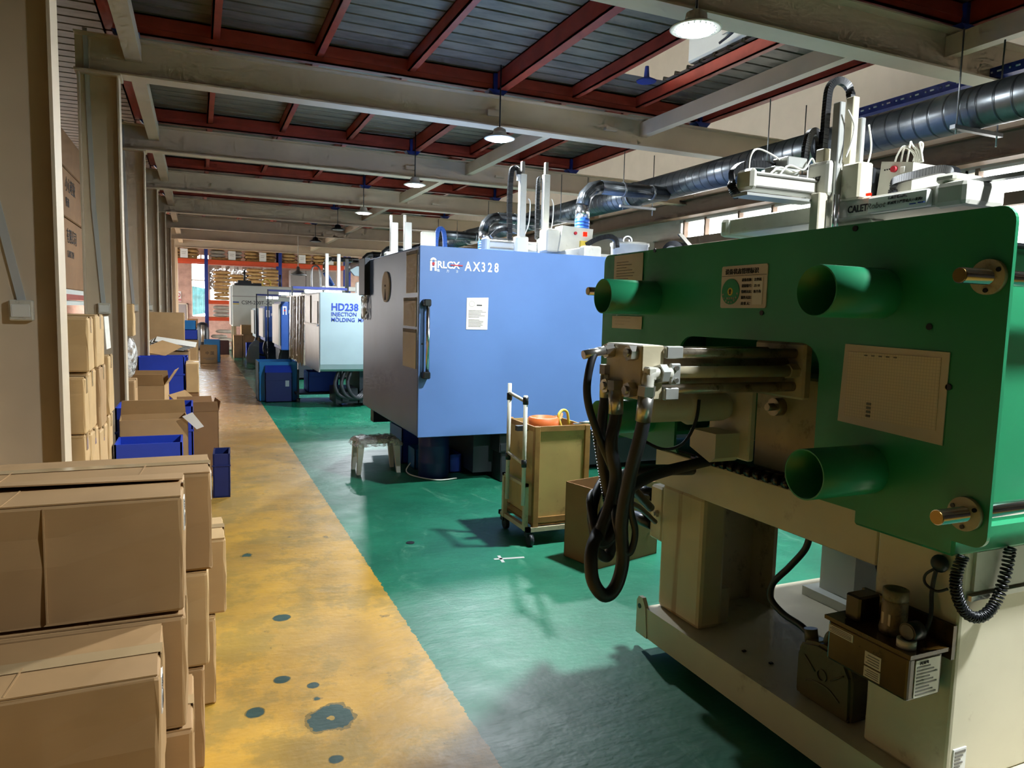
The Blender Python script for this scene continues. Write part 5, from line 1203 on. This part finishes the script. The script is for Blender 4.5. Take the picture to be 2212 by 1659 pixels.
def small_machine(x, y, w_, z0, z1, mat, label, logo):
    o = thing('injection_machine', label, 'machine', (x+1.5, y+w_/2, 0))
    MB().box(x+0.02, x+3.6, y, y+w_, z0, z1, 0.02, 2).build('guard_shell', mat, o)
    MB().box(x-0.02, x+0.03, y+0.05, y+w_, z0+0.1, z1-0.05, 0.004).build('end_cover', 'aluminium', o)
    MB().box(x+0.28, x+1.0, y-0.006, y+0.004, z0+0.12, z1-0.25, 0.0).build('clear_window', 'clear_panel', o)
    MB().box(x+0.4, x+3.4, y+0.2, y+w_-0.2, 0.05, z0+0.02).build('machine_bed', 'dark_machine', o)
    for xx in (x+0.5, x+3.2): MB().cyl((xx, y+0.4, 0), (xx, y+0.4, 0.06), 0.05).build('machine_foot', 'dark_steel', o)
    MB().tube([(x+0.1, y+0.3, z0+0.1), (x+0.02, y+0.3, z0-0.2), (x+0.15, y+0.35, 0.2), (x+0.5, y+0.4, 0.15)], 0.03, n=8).build('hydraulic_hose', 'black_rubber', o)
    if logo:
        MB().box(x+0.06, x+0.08, y-0.006, y, z1-0.28, z1-0.13).box(x+0.12, x+0.14, y-0.006, y, z1-0.28, z1-0.13).box(x+0.06, x+0.14, y-0.006, y, z1-0.13, z1-0.10).build('logo_letter', 'ink_white', o)
        text('RLCX', (x+0.17, y-0.004, z1-0.25), 0.10, 'ink_white', o, 'Y', bold=0.002)
        MB().cyl((x+0.10, y-0.008, z1-0.19), (x+0.10, y, z1-0.19), 0.018, n=12).build('logo_dot', 'ink_red', o)
    return o
small_machine(1.6, 16.1, 1.5, 0.66, 1.70, 'blue_dark', 'blue guarded machine with clear window beyond the strip curtain', True)
small_machine(1.55, 19.55, 1.4, 0.70, 1.60, 'blue_dark', 'smaller blue machine farther back, third blue one in the row', True)
small_machine(1.5, 22.1, 1.2, 0.70, 1.54, 'pale_guard', 'narrow pale machine end just before the CSM machine', False)
RB4 = thing('takeout_robot', 'far robot with two thin white posts left of the blue guard', 'robot', (2.9, 16.6, 1.70))
for x in (2.66, 2.92): MB().box(x-0.035, x+0.035, 16.55, 16.62, 1.70, 2.80, 0.004).build('vertical_arm', 'white_plastic', RB4)
MB().box(2.55, 3.6, 16.6, 16.72, 1.98, 2.08, 0.01).box(2.45, 3.8, 16.7, 16.85, 1.72, 1.86, 0.02).build('traverse_beam', 'bone', RB4)
MB().box(3.06, 3.13, 16.5, 16.6, 1.72, 2.70, 0.004).build('dark_post', 'black_plastic', RB4)
MB().prism([(3.15, 2.45), (3.25, 2.33), (3.7, 2.3), (3.7, 2.52), (3.3, 2.54)], 'Y', 16.45, 16.55).build('arm_head', 'pale_guard', RB4)
MB().box(3.3, 3.7, 16.5, 16.7, 1.85, 2.2, 0.06, 2).build('control_box', 'white_plastic', RB4)
# work lights on slotted frames
for i, (x0, x1, y, z, lab) in enumerate(((1.86, 3.0, 16.0, 1.98, 'lit tube lamp frame nearest, over the strip curtain'), (1.62, 2.5, 19.0, 1.97, 'lit tube lamp frame in the middle, above the second blue guard'), (1.55, 2.2, 21.8, 1.90, 'lit tube lamp frame farthest back, before the CSM machine'))):
    o = thing('work_light', lab, 'lamp', (x0, y, 0), 'tube work lights between the machines')
    MB().box(x0, x1, y-0.02, y+0.02, z, z+0.05).build('top_bar', 'navy', o)
    MB().box(x0-0.03, x0, y-0.02, y+0.02, 0, z+0.05).build('stand_post', 'dark_steel', o)
    for k in range(2):
        xa = x0+0.25+k*(x1-x0-0.3)*0.5; xb = xa+(x1-x0-0.3)*0.42
        MB().cyl((xa, y, z-0.05), (xb, y, z-0.05), 0.035, n=12).build('light_tube', 'tube_light', o)
        MB().cyl((xa-0.02, y, z-0.05), (xa, y, z-0.05), 0.036, n=12).build('tube_cap', 'white_plastic', o)
# leaning guard panel
b = MB().prism([(1.24, 0.0), (1.50, 0.0), (1.58, 0.1), (1.58, 0.62), (1.48, 0.66), (1.33, 0.52), (1.22, 0.15)], 'Y', 21.58, 21.61)
b.build('guard_panel', 'white_guard', label='angular off-white sheet panel standing on edge by the walkway', cat='panel')
# CSM machine
CM = thing('injection_machine', 'tall off-white machine lettered CSM at the far end', 'machine', (2.8, 25.2, 0))
MB().box(1.0, 4.6, 24.5, 26.0, 0.95, 2.25, 0.015).build('cabinet', 'white_guard', CM)
MB().box(1.0, 4.6, 24.495, 24.502, 1.90, 1.915).build('seam', 'ink_grey', CM)
MB().box(0.96, 1.0, 24.52, 25.9, 1.0, 2.22).build('end_cover', 'aluminium', CM)
MB().box(1.02, 1.2, 24.495, 24.5, 1.70, 1.735).build('blue_mark', 'ink_blue', CM)
MB().box(1.02, 1.2, 24.495, 24.5, 1.65, 1.68).build('yellow_mark', 'yellow_rope', CM)
text('CSM-200T-2C', (1.27, 24.495, 1.66), 0.165, 'ink', CM, 'Y', sx=0.95)
for x in (1.02, 1.4, 3.0, 4.4):
    for y in (24.6, 25.8): MB().box(x, x+0.1, y, y+0.1, 0, 0.96).build('leg', 'cream_dirty', CM)
MB().box(1.5, 4.5, 24.8, 25.8, 0.1, 0.95).build('machine_bed', 'dark_machine', CM)
MB().box(1.1, 1.9, 24.8, 25.4, 2.25, 2.33).box(1.2, 1.6, 24.9, 25.2, 2.33, 2.42).build('mould_gear', 'dark_steel', CM)
MB().cyl((1.4, 25.0, 2.4), (1.4, 25.0, 2.75), 0.03).build('lifting_pin', 'dark_steel', CM)
MB().cyl((2.5, 25.0, 2.25), (2.5, 25.0, 2.65), 0.03).build('lifting_pin', 'dark_steel', CM)
MB().tube(arc_pts((2.05, 24.7, 2.35), 0.13, 0, 2*PI, 14), 0.02, n=8, smooth=False).build('yellow_coil', 'yellow_rope', CM)
MB().tube([(3.5, 24.9, 2.25), (3.5, 24.9, 2.85), (3.62, 24.9, 3.0), (3.76, 24.9, 2.85), (3.78, 24.9, 2.2)], 0.03, n=8).build('hose_arch', 'galv', CM)
for i, (x0, x1, z0, z1) in enumerate(((1.0, 1.25, 0.0, 0.70), (1.27, 1.75, 0.0, 0.72), (1.22, 1.8, 0.722, 1.02))):
    carton(x0, x1, 23.7, 24.2, z0, z1, ('narrow brown carton at the left before the CSM machine', 'carton beside the narrow one before the CSM machine', 'printed carton stacked before the CSM machine')[i], seed=60+i, creases=0, group='cartons before the CSM machine')
tote('blue_tote', 1.60, 23.2, 0.0, 0.55, 0.4, 0, 0.50, 'bin_blue', 'dark blue bin before the cartons of the CSM machine')

# ================================================================== FAR RACK WITH SACKS
RK = thing('pallet_rack', 'blue and orange pallet rack across the far end', 'rack', (2.4, 29.3, 0))
for x in (-2.2, 0.31, 2.9, 5.5):
    for y in (28.95, 29.85): MB().box(x-0.06, x+0.06, y-0.04, y+0.04, 0, 4.1).build('upright', 'navy', RK)
    MB().box(x-0.02, x+0.02, 29.0, 29.8, 1.0, 1.04).box(x-0.02, x+0.02, 29.0, 29.8, 2.2, 2.24).build('brace', 'navy', RK)
for x0, x1 in ((-2.14, 0.25), (0.37, 2.84), (2.96, 5.44)):
    for z in ((3.14,) if x0 < 0 else (1.04, 1.66, 3.14) if x0 < 1 else (3.14,)):
        for y in (28.93, 29.85): MB().box(x0, x1, y-0.03, y+0.03, z, z+0.13).build('beam', 'rack_orange', RK)
        MB().box(x0, x1, 28.95, 29.85, z+0.13, z+0.145).build('decking', 'wood', RK)
b = MB()
n1, n2 = 12, 8
def pillow(L_, W_, H_, seed):
    b = MB(); rd = random.Random(seed); top, bot = {}, {}
    for i in range(n1+1):
        for j in range(n2+1):
            u, v = i/n1*2-1, j/n2*2-1
            h = (max(0, 1-abs(u)**4)*max(0, 1-abs(v)**4))**0.5
            x, y = u*L_/2*(1-0.06*abs(v)**3), v*W_/2*(1-0.08*abs(u)**3)
            edge = i in (0, n1) or j in (0, n2)
            t = b.bm.verts.new((x, y, H_*0.45+H_*0.55*h+rd.uniform(-.012, .012)*(not edge)))
            top[i, j] = t
            bot[i, j] = t if edge else b.bm.verts.new((x, y, H_*0.45-H_*0.45*h))
    for i in range(n1):
        for j in range(n2):
            f = b.bm.faces.new((top[i, j], top[i+1, j], top[i+1, j+1], top[i, j+1])); f.smooth = True
            f = b.bm.faces.new((bot[i, j], bot[i, j+1], bot[i+1, j+1], bot[i+1, j])); f.smooth = True
    return b
PB = {}
for key, mat in (('brown', 'sack'), ('grey', 'sack_grey')):
    for v in range(3):
        o = pillow(0.62, 0.42, 0.125, v+3).build('_p', mat); me = o.data; me.name = 'sack_mesh'; bpy.data.objects.remove(o); PB[key, v] = me
rd = random.Random(77)
def sack(x, y, z, key, label, group, rz=None, s=1.0):
    o = bpy.data.objects.new('resin_sack', PB[key, rd.randrange(3)]); COL.objects.link(o)
    o.location = (x, y, z); o.rotation_euler = (rd.uniform(-.02, .02), rd.uniform(-.02, .02), (rd.uniform(-.15, .15) if rz is None else rz)); o.scale = (s, 1, 1.0)
    ORG[o.name] = Vector((x, y, z)); tag(o, label, 'sack', group); return o
# pallets and sacks on the top level
for pi, (px, key, lab) in enumerate(((-0.5, 'brown', 'resin sack on the rack top above the pink wall'), (1.0, 'grey', 'pale sack on the second pallet of the rack top'), (2.2, 'brown', 'brown sack on the third pallet of the rack top'), (3.52, 'brown', 'brown sack on the fourth pallet of the rack top'), (4.7, 'brown', 'brown sack on the rightmost pallet of the rack top'))):
    P_ = thing('wooden_pallet', ('leftmost', 'second', 'third', 'fourth', 'rightmost')[pi]+' wooden pallet on the rack top level', 'pallet', (px, 29.4, 3.285), 'pallets on the rack top')
    for k in range(3): MB().box(px-0.5, px+0.5, 29.0+k*0.35, 29.1+k*0.35, 3.286, 3.35).build('bearer', 'wood', P_)
    for k in range(6): MB().box(px-0.5+k*0.18, px-0.38+k*0.18, 28.98, 29.82, 3.35, 3.37).build('deck_board', 'wood', P_)
    for lv in range(4):
        for k in range(2): sack(px-0.30+0.6*k, 29.22, 3.372+lv*0.135, key if lv != 2 else 'brown', ('bottom', 'second-layer', 'third-layer', 'top')[lv]+(' left ', ' right ')[k]+lab, 'sacks on pallet %d of the rack top' % (pi+1), s=0.9)
    q = MB().box(px-0.05+0.12*(pi % 2), px+0.2+0.12*(pi % 2), 28.95, 28.953, 3.3, 3.62).build('tag_sheet', 'label_white', label='white paper tag on the '+('leftmost', 'second', 'third', 'fourth', 'rightmost')[pi]+' pallet of the rack top', cat='paper tag')
    MB().box(px+0.0+0.12*(pi % 2), px+0.15+0.12*(pi % 2), 28.947, 28.95, 3.5, 3.51).box(px+0.0+0.12*(pi % 2), px+0.13+0.12*(pi % 2), 28.947, 28.95, 3.44, 3.45).build('print', 'ink_grey', q)
for lv in range(8):
    sack(0.85, 29.25, 1.81+lv*0.137, 'brown', ('lowest', 'second', 'third', 'fourth', 'fifth', 'sixth', 'seventh', 'topmost')[lv]+' brown sack in the tall stack left of the CSM machine top', 'brown sacks in the tall left stack', rz=rd.uniform(-.2, .2))
for lv in range(2): sack(1.4, 29.25, 2.52+lv*0.137, 'brown', ('lower', 'upper')[lv]+' brown sack lying across beside the tall left stack', 'brown sacks beside the tall stack')
MB().box(1.66, 2.8, 29.0, 29.8, 1.81, 2.35, 0.01).build('resin_crate', 'wood', label='wooden crate under the sacks by the middle blue upright', cat='crate')
for lv in range(5):
    for k in range(2): sack(2.0+0.6*k, 29.25, 2.352+lv*0.137, 'brown', ('bottom', 'second-layer', 'third-layer', 'fourth-layer', 'top')[lv]+(' left', ' right')[k]+' brown sack in the pile against the middle blue upright', 'brown sacks by the middle upright', rz=rd.uniform(-.25, .25))
for lv in range(3): sack(0.82, 29.25, 1.19+lv*0.14, 'grey', ('lowest', 'middle', 'top')[lv]+' grey-white sack on the low rack shelf', 'grey sacks on the low shelf')
for i, (x, y, z, s) in enumerate(((0.6, 28.3, 0.0, 1.1), (1.0, 28.2, 0.0, 1.0), (0.75, 28.25, 0.15, 1.1), (0.95, 28.3, 0.3, 0.9), (0.7, 28.4, 0.42, 0.9), (0.9, 28.5, 0.6, 1.0))):
    sack(x, y, z, 'grey', ('left floor', 'right floor', 'middle', 'small upper', 'high left', 'topmost')[i]+' crumpled pale sack in the heap before the rack', 'pale sacks heaped on the floor', rz=rd.uniform(-.6, .6), s=s)
b = MB()
for i in range(16):
    xa, xb = 0.4+i*0.15, 0.4+(i+1)*0.15; f = lambda x: 29.95+0.05*math.sin(x*23)
    b.quad((xa, f(xa), 2.2), (xb, f(xb), 2.2), (xb, f(xb), 3.12), (xa, f(xa), 3.12))
b.build('plastic_drape', 'film_brown', label='dusty plastic drape behind the sacks under the orange beam', cat='drape')
CB = thing('wall_cabinet', 'pale grey panelled cabinets behind the right of the rack', 'cabinet', (4.2, 30.4, 0))
for i in range(3): MB().box(3.4+i*0.6, 3.98+i*0.6, 30.0, 30.6, 0.0, 3.08).build('door', 'grey_wall', CB)
FM = thing('floor_mixer', 'dark upright mixer with silver column left of the blue rack upright', 'machine', (0.12, 28.2, 0))
MB().lathe([(0.18, 0.0), (0.22, 0.1), (0.22, 0.7), (0.16, 0.95), (0.05, 1.0)], (0.15, 28.2, 0), 18).build('body', 'dark_steel', FM)
MB().cyl((0.15, 27.96, 0.3), (0.15, 27.96, 0.9), 0.06, n=14).build('column', 'steel', FM)
MB().box(-0.35, 0.0, 28.6, 29.0, 0.0, 1.1, 0.01).build('leaning_board', 'cardboard_dark', label='brown board propped before the end window', cat='board')

# ------------------------------------------------------------------ lettering becomes real mesh
dg = bpy.context.evaluated_depsgraph_get()
for o in [o for o in bpy.data.objects if o.type == 'FONT']:
    me = bpy.data.meshes.new_from_object(o.evaluated_get(dg))
    n = bpy.data.objects.new('lettering', me); COL.objects.link(n)
    n.parent = o.parent; n.location = o.location; n.rotation_euler = o.rotation_euler; n.scale = o.scale
    cu = o.data; bpy.data.objects.remove(o); bpy.data.curves.remove(cu)
